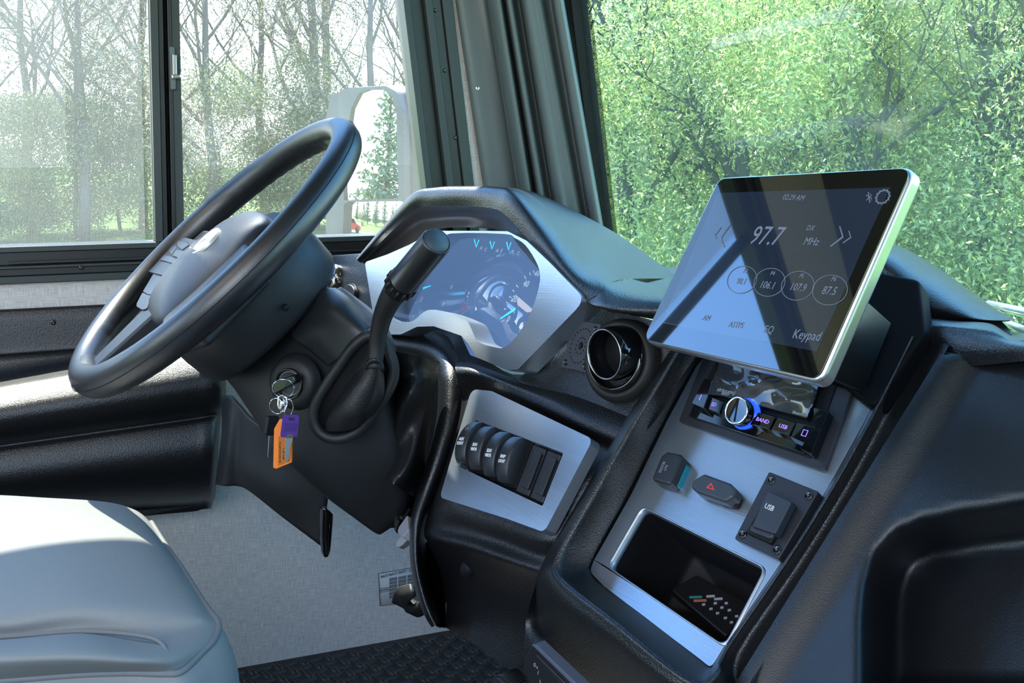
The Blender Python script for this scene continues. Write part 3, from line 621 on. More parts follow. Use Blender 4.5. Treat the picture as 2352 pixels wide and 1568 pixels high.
# left edge roll, framing the column cut-out, down to the knee
path = [(870, 806, 1.48, 30), (915, 796, 1.45, 30), (965, 801, 1.41, 30), (1008, 818, 1.36, 31), (1034, 850, 1.325, 33), (1038, 900, 1.305, 32), (1030, 970, 1.285, 29), (1008, 1050, 1.265, 25), (980, 1130, 1.25, 21), (960, 1190, 1.235, 17), (955, 1240, 1.228, 15), (957, 1300, 1.22, 14), (970, 1360, 1.212, 14), (985, 1405, 1.205, 13), (1000, 1436, 1.20, 10)]
path = smooth_loop([V(q[:3]+(q[3],)) if False else V((q[0], q[1], q[2], q[3])) for q in path], 5, False)
g = []
for i, q in enumerate(path):
    a, b = path[max(i-1, 0)], path[min(i+1, len(path)-1)]; dx, dy = b[0]-a[0], b[1]-a[1]; l = math.hypot(dx, dy); nx, ny = dy/l, -dx/l; w = q[3]
    g.append([P(q[0]+nx*w*s, q[1]+ny*w*s, q[2]+z) for s, z in ((-.95, .12), (-1.0, .03), (-.93, .010), (-.6, -.006), (-.1, -.013), (.45, -.008), (.9, .008), (1.25, .022), (1.6, .05))])
nr, nc = len(g), len(g[0])
mk('cutout_edge_roll', ([p for r in g for p in r], [(i*nc+j, i*nc+j+1, (i+1)*nc+j+1, (i+1)*nc+j) for i in range(nr-1) for j in range(nc-1)]), GRAIN, dash, subsurf=1)
# shelf behind the arch, under the instruments
mk('under_cluster_shelf', patch(pgrid([
    [(840, 740, 1.64), (900, 740, 1.57), (980, 730, 1.50), (1060, 760, 1.42), (1100, 810, 1.36), (1200, 860, 1.29), (1330, 750, 1.22)],
    [(850, 790, 1.60), (900, 778, 1.53), (980, 776, 1.46), (1040, 792, 1.38), (1085, 832, 1.33), (1195, 872, 1.25), (1345, 800, 1.18)],
    [(880, 806, 1.50), (915, 790, 1.465), (968, 786, 1.42), (1022, 806, 1.36), (1060, 846, 1.315), (1180, 880, 1.235), (1340, 850, 1.16)]]), 5), GRAIN, dash)
# driver face of the dash: ridge, recess round the switches, lower bulge
def swz(px, py, h): return SW.at(px, py, h)
rows = [
    [P(1046, 830, 1.335), P(1090, 836, 1.30), P(1180, 868, 1.235), P(1262, 892, 1.18), P(1345, 918, 1.13), P(1462, 965, 1.065)],
    [P(1046, 848, 1.305), P(1094, 852, 1.265), P(1180, 882, 1.205), P(1262, 914, 1.15), P(1352, 958, 1.095), P(1452, 992, 1.05)],
    [P(1050, 872, 1.300), P(1096, 874, 1.262), P(1178, 902, 1.20), P(1258, 938, 1.145), P(1350, 984, 1.088), P(1444, 1018, 1.045)],
    [P(1052, 905, 1.31), P(1092, 905, 1.272), P(1172, 935, 1.213), P(1250, 970, 1.157), P(1345, 1015, 1.098), P(1430, 1048, 1.05)],
    [P(1040, 980, 1.30), swz(1080, 985, -.014), swz(1160, 1010, -.016), swz(1240, 1040, -.016), swz(1330, 1085, -.014), P(1396, 1110, 1.05)],
    [P(1020, 1060, 1.285), swz(1050, 1070, -.014), swz(1130, 1090, -.016), swz(1210, 1125, -.016), swz(1300, 1165, -.014), P(1362, 1180, 1.045)],
    [P(995, 1140, 1.265), swz(1020, 1150, -.014), swz(1095, 1175, -.014), swz(1175, 1205, -.014), swz(1262, 1240, -.012), P(1325, 1240, 1.04)],
    [P(978, 1195, 1.245), P(1010, 1205, 1.20), P(1080, 1222, 1.15), P(1155, 1245, 1.105), P(1230, 1272, 1.06), P(1292, 1290, 1.03)],
    [P(974, 1226, 1.235), P(1012, 1238, 1.185), P(1080, 1256, 1.135), P(1150, 1280, 1.09), P(1225, 1306, 1.05), P(1275, 1318, 1.03)],
    [P(984, 1250, 1.24), P(1020, 1264, 1.20), P(1085, 1284, 1.155), P(1150, 1306, 1.11), P(1220, 1330, 1.07), P(1265, 1345, 1.04)],
    [P(1008, 1300, 1.25), P(1040, 1320, 1.215), P(1100, 1345, 1.175), P(1155, 1365, 1.14), P(1210, 1385, 1.10), P(1250, 1400, 1.07)],
    [P(1024, 1370, 1.245), P(1055, 1390, 1.215), P(1105, 1415, 1.18), P(1150, 1435, 1.15), P(1200, 1450, 1.115), P(1240, 1470, 1.08)],
    [P(1022, 1440, 1.235), P(1060, 1462, 1.20), P(1105, 1490, 1.17), P(1145, 1520, 1.14), P(1190, 1552, 1.11), P(1235, 1580, 1.08)]]
mk('driver_face', patch(rows, 6), GRAIN2, dash)
# hollow between the edge roll and the bulge, shade put into its black
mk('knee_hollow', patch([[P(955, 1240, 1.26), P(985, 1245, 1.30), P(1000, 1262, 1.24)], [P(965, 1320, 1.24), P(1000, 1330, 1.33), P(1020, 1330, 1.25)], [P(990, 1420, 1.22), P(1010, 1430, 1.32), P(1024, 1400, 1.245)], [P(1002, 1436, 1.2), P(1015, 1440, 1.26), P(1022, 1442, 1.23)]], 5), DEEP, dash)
# face right of the instruments (carries the small speaker and the vent)
rows = [
    [P(1335, 690, 1.20), P(1400, 716, 1.155), P(1480, 730, 1.11), P(1560, 760, 1.09), P(1620, 790, 1.07)],
    [P(1320, 740, 1.19), P(1385, 760, 1.15), P(1460, 775, 1.11), P(1540, 805, 1.08), P(1590, 830, 1.06)],
    [P(1270, 800, 1.205), P(1335, 825, 1.16), P(1420, 850, 1.115), P(1510, 870, 1.075), P(1556, 880, 1.055)],
    [P(1215, 850, 1.215), P(1290, 880, 1.17), P(1380, 908, 1.12), P(1465, 930, 1.078), P(1520, 945, 1.05)],
    [P(1190, 872, 1.215), P(1262, 904, 1.17), P(1350, 942, 1.12), P(1425, 972, 1.08), P(1484, 990, 1.045)],
    [P(1200, 884, 1.21), P(1262, 914, 1.165), P(1345, 950, 1.12), P(1415, 982, 1.085), P(1460, 1005, 1.055)]]
mk('vent_face', patch(rows, 6), GRAIN, dash)
# console : raised rim round the recessed metal panel
cn = lambda a, b, h: CON.at(a, b, h)
crest = [(1572, 775), (1508, 885), (1443, 990), (1372, 1112), (1308, 1222), (1279, 1280), (1275, 1312), (1308, 1348), (1414, 1430), (1513, 1512), (1572, 1555), (1612, 1566), (1650, 1535), (1664, 1494), (1798, 1297), (1904, 1129), (1997, 962), (2094, 772)]
inner = [(1640, 775), (1578, 880), (1520, 990), (1450, 1135), (1400, 1225), (1366, 1288), (1362, 1314), (1386, 1342), (1468, 1402), (1552, 1466), (1606, 1508), (1632, 1529), (1640, 1520), (1659, 1489), (1791, 1294), (1897, 1126), (1990, 960), (2085, 770)]
outer = [(1550, 780), (1484, 888), (1420, 990), (1350, 1112), (1286, 1222), (1254, 1278), (1240, 1325), (1280, 1400), (1390, 1490), (1490, 1570), (1560, 1610), (1625, 1625), (1690, 1585), (1698, 1500), (1832, 1303), (1938, 1134), (2030, 968), (2126, 778)]
out2 = [(1560, 790), (1494, 895), (1430, 1000), (1352, 1128), (1282, 1240), (1232, 1330), (1213, 1400), (1203, 1480), (1300, 1600), (1400, 1680), (1500, 1720), (1620, 1720), (1700, 1640), (1756, 1516), (1888, 1316), (1992, 1144), (2084, 978), (2180, 792)]
H = [.030]*5+[.032, .034, .034, .034, .034, .034, .03, .026]+[.024]*5
g = []
n = len(crest)
Hc = [.045]*9+[.042, .038, .034, .026, .014, .012, .012, .012, .014]
rowsC = []
for i in range(n):
    hc = Hc[i]; left = i < 6; right = i > 11
    a, b = inner[i], crest[i]; mx_ = (a[0]*.35+b[0]*.65, a[1]*.35+b[1]*.65)
    oh = hc*.55 if not right else -.006
    o2 = hc*.0-.02 if left else (-.075 if not right else .006)
    rowsC.append([cn(*inner[i], -.004), cn(a[0]*.75+b[0]*.25, a[1]*.75+b[1]*.25, hc*.25), cn(*mx_, hc*.72), cn(a[0]*.12+b[0]*.88, a[1]*.12+b[1]*.88, hc*.95), cn(*crest[i], hc), cn(crest[i][0]*.8+outer[i][0]*.2, crest[i][1]*.8+outer[i][1]*.2, hc*.97+oh*.03), cn(*outer[i], oh), cn(*out2[i], o2)])
mk('console_rim', patch(rowsC, 5, 4), GRAIN, dash)
plate(CON, 'console_backing', DEEP, dash, [(1562, 762), (2110, 762), (1990, 965), (1636, 1550), (1280, 1310), (1310, 1225), (1450, 990)], h0=-.112, h1=-.100, bevel=0)
# console lower side wall and skirt
mk('console_side', patch([
    [P(1286, 1222, 1.02), P(1250, 1290, 1.03), P(1213, 1400, 1.04), P(1203, 1480, 1.04), P(1190, 1600, 1.04)],
    [cn(1300, 1235, 0), cn(1262, 1320, .0), cn(1250, 1420, -.04), P(1262, 1500, .99), P(1280, 1640, 1.0)]], 5), GRAIN, dash)
# black plate behind the tablet: inner wall with shadow put into its colour
plate(CON, 'upper_shadow_plate', DEEP, dash, [(1700, 560), (2110, 640), (2125, 760), (2005, 940), (1930, 880), (1650, 800)], h0=-.01, h1=.014, bevel=.004, r=.01)
plate(CON, 'cover_rib', DEEP, dash, [(2012, 742), (2024, 746), (1962, 890), (1950, 884)], h0=.010, h1=.020, bevel=.002)
# big passenger side panel with the scooped recess
def gp(px, py): return None
RP = Pl.pts(cn(2075, 972, .008), cn(1748, 1515, .008), P(2352, 1250, .72))
scoop = [(1985, 1640), (1985, 1420), (1992, 1345), (2012, 1275), (2055, 1225), (2120, 1197), (2220, 1178), (2360, 1158), (2520, 1130), (2520, 1640)]
g = []
for j in range(49):
    t = j/48; row = []
    for i in range(57):
        s = i/56
        lx, ly = (2168-(2168-1644)*t**1.0, 800+(1640-800)*t)
        x = lx+(2520-lx)*s; y = ly+(-20*s*(1-t))
        d = sdist((x, y), scoop)
        h = -.085*sstep(18, -85, d)
        e2 = (y-800-(-20*s*(1-t)))                    # roll at the top edge
        h += -.05*sstep(45, 0, y-770) if y < 815 else 0
        h += .012*sstep(130, 0, abs(x-lx)) - .012
        row.append(RP.at(x, y, h))
    g.append(row)
nr, nc = len(g), len(g[0])
mk('passenger_panel', ([p for r in g for p in r], [(i*nc+j, i*nc+j+1, (i+1)*nc+j+1, (i+1)*nc+j) for i in range(nr-1) for j in range(nc-1)]), GRAINP, dash)
# joining strip along the top of the passenger panel
mk('panel_top_roll', patch(pgrid([
    [(2040, 690, 1.10), (2100, 700, 1.08), (2180, 716, 1.04), (2262, 728, 1.0), (2325, 762, .97), (2400, 764, .94), (2500, 760, .91)],
    [(2085, 745, .97), (2130, 738, .955), (2200, 744, .92), (2280, 752, .885), (2330, 778, .86), (2400, 770, .83), (2500, 765, .80)],
    [(2100, 768, .94), (2150, 760, .925), (2215, 762, .895), (2280, 772, .865), (2330, 785, .84), (2400, 780, .82), (2500, 775, .79)],
    [(2110, 800, .945), (2160, 800, .915), (2225, 800, .88), (2290, 800, .85), (2340, 800, .825), (2410, 800, .80), (2500, 800, .77)],
    [(2120, 840, .95), (2170, 840, .91), (2230, 840, .878), (2290, 835, .85), (2340, 830, .825), (2410, 825, .80), (2500, 820, .77)]]), 5), GRAIN, dash)
# passenger hood
mk('passenger_hood', patch(pgrid([
    [(1990, 640, 1.06), (2050, 690, 1.03), (2112, 730, 1.00), (2180, 739, .965), (2250, 740, .94), (2318, 738, .925)],
    [(1995, 600, 1.04), (2055, 648, 1.01), (2125, 700, .98), (2190, 722, .95), (2255, 734, .93), (2322, 736, .92)],
    [(2000, 565, 1.06), (2060, 600, 1.03), (2135, 655, 1.00), (2205, 700, .96), (2265, 728, .94), (2326, 735, .922)],
    [(2005, 553, 1.12), (2070, 578, 1.09), (2140, 620, 1.06), (2215, 672, 1.01), (2275, 712, .97), (2332, 735, .93)],
    [(2015, 548, 1.22), (2080, 572, 1.18), (2150, 612, 1.14), (2225, 664, 1.09), (2285, 708, 1.04), (2338, 736, .98)]]), 6), GRAIN, dash)
mk('hood_end_fin', patch(pgrid([[(2215, 742, .95), (2250, 770, .93), (2285, 782, .91)], [(2250, 742, .94), (2290, 762, .92), (2318, 778, .90)], [(2300, 740, .93), (2315, 755, .92), (2325, 770, .90)]]), 4), PLAST, dash, solid=.003)
# =================================================================== INSTRUMENTS
clu = thing('instrument_cluster', 'digital instrument display in a brushed metal bezel under the driver hood', 'instrument cluster', CL.at(1060, 660))
bo = [(838, 602), (890, 584), (940, 562), (975, 543), (1003, 530), (1110, 530), (1166, 531), (1210, 553), (1264, 604), (1345, 688), (1190, 848), (1165, 850), (1094, 820), (1076, 790), (1060, 771), (996, 749), (958, 750), (920, 768), (880, 767), (860, 740)]
bi = [(1036, 536), (1158, 537), (1182, 546), (1206, 562), (1229, 596), (1240, 626), (1238, 658), (1223, 708), (1203, 748), (1176, 784), (1156, 798), (1140, 799), (1108, 789), (1093, 778), (1078, 745), (1066, 734), (1022, 716), (994, 711), (974, 716), (950, 736), (930, 739), (908, 734), (900, 715), (930, 655), (962, 600), (1000, 556)]
def sm2(pts, k=3): return [(p.x, p.y) for p in smooth_loop([V((a, b, 0)) for a, b in pts], k)]
bo_uv = [CL.uv(a, b, .018) for a, b in bo]; bi_uv = [CL.uv(a, b, .018) for a, b in bi]
mk('bezel', prism2(rnd(bo_uv, [.004, .01, .01, .008, .006, .01, .01, .01, .008, .012, .012, .008, .012, .010, .014, .014, .012, .016, .010, .02], 5), [sm2(bi_uv, 3)], -.010, .018), BRUSH, clu, CL.mat(), local=True, bevel=.0035, seg=4)
SCREEN = nmat('dark display glass', (.004, .008, .03), .035, spec=1.0, coat=.4)
SCI = nmat('display glass', (.006, .012, .045), .03, spec=1.0, coat=.6, emit=(.11, .21, .42), emit_s=.95)  # screen glow, raised to stand in for reflected sky
DP = Pl(CL.at(1080, 665, -.034), CL.u, CL.n*math.cos(rad(14))+V((0, 0, 1))*math.sin(rad(14)))
plate(DP, 'display_glass', SCI, clu, [(893, 640), (985, 545), (1180, 541), (1245, 580), (1266, 640), (1240, 770), (1160, 842), (1080, 815), (1050, 752), (990, 735), (893, 770)], h0=-.005, h1=0, bevel=0)
glow = nmat('cyan needle', (.02, .35, .75), .4, emit=(.05, .60, 1.0), emit_s=1.2)
gw = nmat('display figures', (.5, .6, .7), .5, emit=(.45, .62, .85), emit_s=.25)
gr_ = nmat('red telltale', (.5, .05, .1), .5, emit=(.8, .1, .2), emit_s=.4)
HD = .0008
def bar(name, a, b, wpx_, mat, pl=None, h=HD, par=None):
    pl = pl or DP; p, q = pl.at(a[0], a[1], h), pl.at(b[0], b[1], h); d = (q-p); n_ = pl.n.cross(d).normalized()*(wpx_/F*depth(p)/2)
    return mk(name, ([p-n_, q-n_*.35, q+n_*.35, p+n_, p-n_+pl.n*.0004, q-n_*.35+pl.n*.0004, q+n_*.35+pl.n*.0004, p+n_+pl.n*.0004], [(3, 2, 1, 0), (4, 5, 6, 7), (0, 1, 5, 4), (1, 2, 6, 5), (2, 3, 7, 6), (3, 0, 4, 7)]), mat, par or clu, smooth=False)
bar('speed_needle', (1184, 709), (1149, 732), 7, glow); bar('rev_needle', (972, 662), (990, 656), 5, glow)
for x, y in ((1088, 566), (1124, 570), (1162, 572), (1202, 576)):
    bar('small_gauge_needle', (x+2, y-16), (x+6, y+2), 3, glow); bar('small_gauge_needle', (x+12, y-15), (x+6, y+2), 3, glow)
for s, x, y, sz in (('0', 967, 688, .013), ('0', 1167, 733, .012), ('20', 1181, 687, .012), ('40', 1208, 652, .012), ('60', 1234, 628, .010)):
    text('gauge_number', s, gw, clu, DP, x, y, x+30, y+6, sz, h=HD, shear=.1)
for a, b in (((953, 696), (961, 693)), ((1152, 739), (1159, 735)), ((1158, 710), (1164, 709)), ((1170, 681), (1176, 684)), ((1186, 655), (1191, 660)), ((1205, 634), (1209, 641)), ((1163, 694), (1167, 696)), ((1178, 666), (1182, 670)), ((1217, 626), (1219, 632)), ((1226, 621), (1227, 628))):
    bar('scale_mark', a, b, 3, gw)
for s, x, y in (('E', 1018, 699), ('F', 1037, 660), ('H', 1105, 570), ('C', 1116, 573), ('H', 1142, 576), ('E', 1152, 576), ('F', 1178, 580), ('C', 1190, 582)):
    text('gauge_letter', s, gw, clu, DP, x, y, x+30, y+6, .0075, h=HD)
text('red_telltale', 'o', gr_, clu, DP, 1065, 706, 1095, 712, .012, h=HD)
text('trip_text', '/w-v', gw, clu, DP, 942, 726, 972, 722, .012, h=HD)
# small speaker grille plate
SPP = Pl.pts(P(1321, 735, 1.165), P(1379, 745, 1.125), P(1289, 842, 1.18)); SPP.o = SPP.o
sp = thing('alarm_speaker', 'small square grey speaker grille with four corner screws beside the round vent', 'speaker', SPP.at(1335, 795))
q4 = [(1320, 734), (1380, 745), (1347, 855), (1288, 842)]
def bil(q, s, t):
    return (q[0][0]*(1-s)*(1-t)+q[1][0]*s*(1-t)+q[2][0]*s*t+q[3][0]*(1-s)*t, q[0][1]*(1-s)*(1-t)+q[1][1]*s*(1-t)+q[2][1]*s*t+q[3][1]*(1-s)*t)
def circ(q, s, t, r, n=10): return [bil(q, s+r*math.cos(2*math.pi*k/n), t+r*math.sin(2*math.pi*k/n)) for k in range(n)]
holes = [circ(q4, .5, .5, .085, 16)]
for k in range(12): a = 2*math.pi*k/12; holes.append(circ(q4, .5+.17*math.cos(a), .5+.17*math.sin(a), .024, 8))
for k in range(24): a = 2*math.pi*k/24; holes.append(circ(q4, .5+.36*math.cos(a), .5+.36*math.sin(a), .024, 8))
plate(SPP, 'grille_plate', nmat('blue-grey plastic', (.055, .06, .072), .42, bump=('noise', 1500, .1)), sp, q4, holes, h0=-.002, h1=.004, bevel=0, hp=.004, smooth=False)
plate(SPP, 'backing', BLACK, sp, [bil(q4, .02, .02), bil(q4, .98, .02), bil(q4, .98, .98), bil(q4, .02, .98)], h0=-.012, h1=-.003, bevel=0)
mk('centre_pin', lathe([(.002, -.004), (.002, .001), (.0012, .002), (.0001, .002)], 12, SPP.sub(*bil(q4, .5, .5)).mat()), GLOSS, sp)
def cross_screw(name, parent, pl, px, py, h, r):
    q = pl.sub(px, py, h); o = mk(name, lathe([(r, -.001), (r, .0007), (r*.72, .0011), (r*.62, .0004), (.0001, .0004)], 18, q.mat()), GLOSS, parent)
    a = r*.42; mk('cross_slot', prism2([(a, 0), (a*.28, a*.28), (0, a), (-a*.28, a*.28), (-a, 0), (-a*.28, -a*.28), (0, -a), (a*.28, -a*.28)], [], .0003, .0012), nmat('screw recess', (.10, .10, .11), .3) if 'screw recess' not in bpy.data.materials else bpy.data.materials['screw recess'], o, q.mat(), local=True, smooth=False); return o
for s, t in ((.14, .11), (.87, .11), (.87, .89), (.14, .89)): cross_screw('corner_screw', sp, SPP, *bil(q4, s, t), .004, .0037)
# round air vent, swivelled
vc = P(1428, 828, 1.105); vax = (R3 @ V((-.42, -.10, .90))).normalized()
def frame(o, n, up=V((0, 0, 1))):
    n = V(n).normalized(); u = up.cross(n).normalized(); v = n.cross(u); m = M.Identity(4)
    for i, a in enumerate((u, v, n, V(o))):
        for r in range(3): m[r][i] = a[r]
    return m
vent = thing('air_vent', 'round gloss black swivelling air vent beside the small speaker grille', 'air vent', vc)
vm = frame(vc, (R3 @ V((-.62, .22, .75))).normalized())
mk('vent_collar', lathe([(.046, -.02), (.0445, .004), (.040, .011), (.0355, .012), (.033, .006), (.033, -.02)], 56, vm), RUBBER, vent)
mk('vent_ring', lathe([(.0345, -.01), (.0345, .014), (.032, .018), (.0295, .016), (.0285, .004), (.0285, -.012)], 56, vm), GLOSS, vent)
bc = P(1400, 812, 1.085); bmx = frame(bc, (R3 @ V((-.80, -.02, .60))).normalized())
mk('vent_barrel', lathe([(.026, -.030), (.0285, -.016), (.0285, -.004), (.0262, .007), (.0252, .0078), (.0243, .006), (.0235, -.008), (.021, -.022)], 56, bmx), GLOSS, vent)
mk('vent_flap', lathe([(.0001, -.014), (.0236, -.014), (.0236, -.0155), (.0001, -.0155)], 40, bmx), BLACK, vent)
mk('barrel_rim', lathe([(.0256, .0070), (.0262, .0078), (.0256, .0084), (.0250, .0078)], 56, bmx), SILVER, vent)
# knob and button left of the instruments
kc = CL.at(768, 640, -.01)
hk = thing('headlight_knob', 'silver ringed knob on the dash, half hidden behind the steering wheel', 'knob', kc)
km = frame(kc, CL.n)
mk('knob_collar', lathe([(.024, -.004), (.024, .004), (.020, .010), (.0001, .010)], 40, km), nmat('smoky chrome', (.45, .42, .38), .15, metal=1), hk)
mk('knob_body', lathe([(.016, .008), (.0155, .022), (.013, .025), (.0001, .025)], 40, km), CHROME, hk)
bt = thing('dash_button', 'small oval black push button on the dash wing left of the instruments', 'button', CL.at(800, 676, -.01))
plate(CL, 'button_cap', SWITCHM, bt, sm2([(800, 652), (811, 660), (813, 676), (806, 692), (795, 697), (786, 690), (785, 674), (790, 660)]), h0=-.012, h1=-.004, bevel=.002)
plate(CL, 'button_socket', BLACK, bt, sm2([(806, 650), (817, 658), (819, 676), (812, 694), (799, 702), (788, 694), (786, 674), (792, 658)]), h0=-.0125, h1=-.0105, bevel=.001)
# brushed switch plate with rockers
so_ = [(1092, 897), (1120, 899), (1150, 911), (1352, 1006), (1360, 1022), (1258, 1205), (1240, 1216), (1180, 1198), (1030, 1146), (1015, 1135), (1018, 1118), (1075, 918)]
sp4 = [(1092, 964), (1294, 1040), (1246, 1162), (1056, 1072)]
swp = thing('switch_plate', 'brushed metal switch plate with six slots, low on the dash right of the column', 'switch plate', SW.at(1190, 1060))
mk('face_plate', prism2(rnd([SW.uv(a, b, .008) for a, b in [(1083, 893), (1130, 898), (1362, 1008), (1250, 1222), (1168, 1192), (1010, 1142)]], [.010, .02, .009, .009, .05, .009], 7), [rnd([SW.uv(a, b, .008) for a, b in sp4], .002)], -.006, .008), BRUSH, swp, SW.mat(), local=True, bevel=.003, seg=4)
plate(SW, 'slot_liner', nmat('bright liner', (.28, .29, .31), .22, metal=1), swp, [(1088, 955), (1302, 1035), (1252, 1172), (1050, 1078)], h0=-.008, h1=-.004, bevel=0)
def rocker(i, s0, s1, tilt, lines, label):
    """curved rocker: side profile swept across its width; s runs along the plate opening"""
    tl = [bil(sp4, s0, .04), bil(sp4, s1, .04), bil(sp4, s1, .93), bil(sp4, s0, .93)]
    a, b, c, d = [SW.at(x, y, .0) for x, y in tl]
    root = thing('rocker_switch', label, 'switch', (a+b+c+d)/4, 'lettered rocker switches in the brushed plate')
    up = ((a-d)+(b-c))/2; Lh = up.length; up.normalize(); wv = ((b-a)+(c-d))/2; Wd = wv.length*.78; mid = (a+b+c+d)/4
    nn = SW.n; m = M.Identity(4); vv = up; uu = vv.cross(nn).normalized()
    if uu.dot(wv) < 0: uu = -uu
    for k, ax in enumerate((uu, vv, nn, mid)):
        for r in range(3): m[r][k] = ax[r]
    mk('socket', boxv((0, 0, -.006), (Wd*1.12, Lh*1.02, .010)), BLACK, root, m, local=True, bevel=.0008)
    N = 16; rings = []
    for k in range(N+1):
        t = -1+2*k/N; y = t*Lh*.49; z = .0165*math.sqrt(max(0, 1-(t*.93)**2))+.004+tilt*t*.004
        hw = Wd/2*(1-.10*abs(t)**3)
        e = min(.0016, z*.5)
        rings.append([(-hw, y, -.006), (-hw, y, z-e), (-hw+e*.35, y, z-e*.3), (-hw+e, y, z), (0, y, z+.0004), (hw-e, y, z), (hw-e*.35, y, z-e*.3), (hw, y, z-e), (hw, y, -.006)])
    cap = mk('rocker_cap', loft([[V(p) for p in r] for r in rings]), SWITCHM, root, m, local=True, angle=50)
    for j, (tx, yy, sz) in enumerate(lines):
        t = yy/(Lh*.49); z = .0165*math.sqrt(max(0, 1-(t*.93)**2))+.0048+tilt*t*.004
        cu = bpy.data.curves.new('l', 'FONT'); cu.body = tx; cu.size = sz; cu.align_x = 'CENTER'; cu.align_y = 'CENTER'; cu.offset = .0001; cu.extrude = .0003
        tt = bpy.data.objects.new('t', cu); COL.objects.link(tt); me = bpy.data.meshes.new_from_object(tt.evaluated_get(bpy.context.evaluated_depsgraph_get())); bpy.data.objects.remove(tt)
        me.transform(M.Diagonal((.8, 1, 1, 1))); me.materials.clear(); me.materials.append(WHITEPAINT)
        place(bpy.data.objects.new('lettering', me), cap, m @ M.Translation(V((0, yy, z))) @ M.Rotation(-math.asin(max(-.8, min(.8, t*.55))), 4, 'X'))
    return root, m, Lh, Wd
W6 = [(.02, .158), (.168, .325), (.338, .495), (.50, .655)]
LB = ['rocker switch lettered AUX START, first from the left', 'rocker switch lettered SUN VISOR, beside the AUX START switch', 'rocker switch lettered SUN VISOR, beside the MAP LIGHT switch', 'rocker switch lettered MAP LIGHT, fourth from the left']
TX = [('AUX', 'START'), ('SUN', 'VISOR'), ('SUN', 'VISOR'), ('MAP', 'LIGHT')]
for i in range(4):
    root, m, Lh, Wd = rocker(i, *W6[i], (-.3, .2, .2, .4)[i], [(TX[i][0], -.001, .0052), (TX[i][1], -.006, .0048)], LB[i])
    mb = MB(); y0 = .0085; z = .0196; ic = [((-.0022, y0), (.0022, y0)), ((-.0022, y0+.005), (.0022, y0+.005)), ((-.0022, y0), (-.0022, y0+.005)), ((.0022, y0), (.0022, y0+.005))] if i == 0 else [((-.002, y0), (0, y0+.003)), ((0, y0+.003), (.002, y0+.006)), ((-.001, y0+.005), (.001, y0+.001))]
    for p, q in ic: mb.add(tube([m @ V((p[0], p[1], z-.0002-p[1]*.05)), m @ V((q[0], q[1], z-.0002-q[1]*.07))], .0003, 6))
    mk('symbol', mb, GREYPAINT, [c for c in root.children if c.name.startswith('rocker_cap')][0])
for i, (s0, s1, lb) in enumerate([(.665, .815, 'blank black switch cover beside the MAP LIGHT switch'), (.835, .985, 'blank black switch cover at the right end of the row')]):
    bl = thing('blank_switch_cover', lb, 'switch', SW.at(*bil(sp4, (s0+s1)/2, .5)), 'blank switch covers in the brushed plate')
    plate(SW, 'cover_base', SWITCHM, bl, [bil(sp4, s0, .05), bil(sp4, s1, .05), bil(sp4, s1, .95), bil(sp4, s0, .95)], h0=-.006, h1=.004, bevel=.001, r=.0015)
    plate(SW, 'raised_centre', SWITCHM, bl, [bil(sp4, s0+.035, .15), bil(sp4, s1-.035, .15), bil(sp4, s1-.035, .84), bil(sp4, s0+.035, .84)], h0=.003, h1=.008, bevel=.0008, r=.001)
# =================================================================== STEERING WHEEL
WP = Pl(cam(-.362, .036, 1.281), V((1, 0, 0)), R3 @ V((-.614, .704, .354)))
wh = thing('steering_wheel', 'large black leather steering wheel with round silver badge, tilted over the seat', 'steering wheel', WP.o)
RR = .21; rings = []; N = 120; nn_ = 20
for i in range(N):
    a = 2*math.pi*i/N; er = WP.u*math.cos(a)+WP.v*math.sin(a); c = WP.o+er*RR; ring_ = []
    for k in range(nn_):
        b = 2*math.pi*k/nn_; rr_, hh_ = .0172, .0200
        q = math.cos(b)*rr_; h = math.sin(b)*hh_
        # finger grips moulded on the inside of the upper left rim
        if math.cos(b) < -.2 and math.sin(b) < .4 and (1.75 < a < 2.75 or .4 < a < 1.4 or 3.6 < a < 4.2): q += .0016*math.sin(a*62)-.0006
        ring_.append(c+er*q+WP.n*h)
    rings.append(ring_)
mk('rim', loft(rings, True, False, True), LEATHER, wh)
mk('rim_seam', tube([WP.o+(WP.u*math.cos(a)+WP.v*math.sin(a))*(RR+.0176)+WP.n*.004 for a in [2*math.pi*i/100 for i in range(100)]], .0005, 6, False, True), BLACK, wh)
# airbag pad : low dome
po = [(-.030, -.112), (.045, -.112), (.082, -.100), (.098, -.060), (.102, .000), (.096, .045), (.070, .066), (.020, .070), (-.040, .062), (-.072, .035), (-.084, -.010), (-.080, -.060), (-.064, -.098)]
po = [(p.x, p.y) for p in smooth_loop([V((a, b, 0)) for a, b in po], 5)]
rg = []
for s, h in ((.98, -.030), (1.0, -.012), (.995, -.004), (.97, .000), (.93, .0035), (.84, .0078), (.70, .0125), (.5, .0165), (.25, .0192), (.02, .0200)):
    rg.append([WP.w(a*s+.0*(1-s), (b+.02)*s-.02, h+(.004 if b < 0 else 0)*(1-s)) for a, b in po])
mk('airbag_cover', loft(rg, True, True), PAD, wh)
bc_ = WP.w(.003, .000, .0205)
EM = WP.sub(471, 553, .0205)
em = mk('badge', lathe([(.0001, .0012), (.0185, .0012), (.0205, .0022), (.022, .001), (.022, -.003)], 44, frame(WP.w(*WP.uv(471, 553, .0212), .0202), WP.n)), nmat('pearl silver', (.78, .80, .80), .3, metal=.25), wh)
eb = Pl(WP.w(*WP.uv(471, 553, .0212), .0216), WP.u, WP.n)
mb = MB(); pth = smooth_loop([eb.w(-.013, -.003), eb.w(-.006, .001), (eb.w(.002, .0025)), eb.w(.011, .0015)], 4, False); mb.add(tube(pth, .0007, 6))
mb.add(tube([eb.w(-.013, -.003), eb.w(-.013, -.008)], .0006, 6)); mk('badge_stroke', mb, GREYPAINT, em)
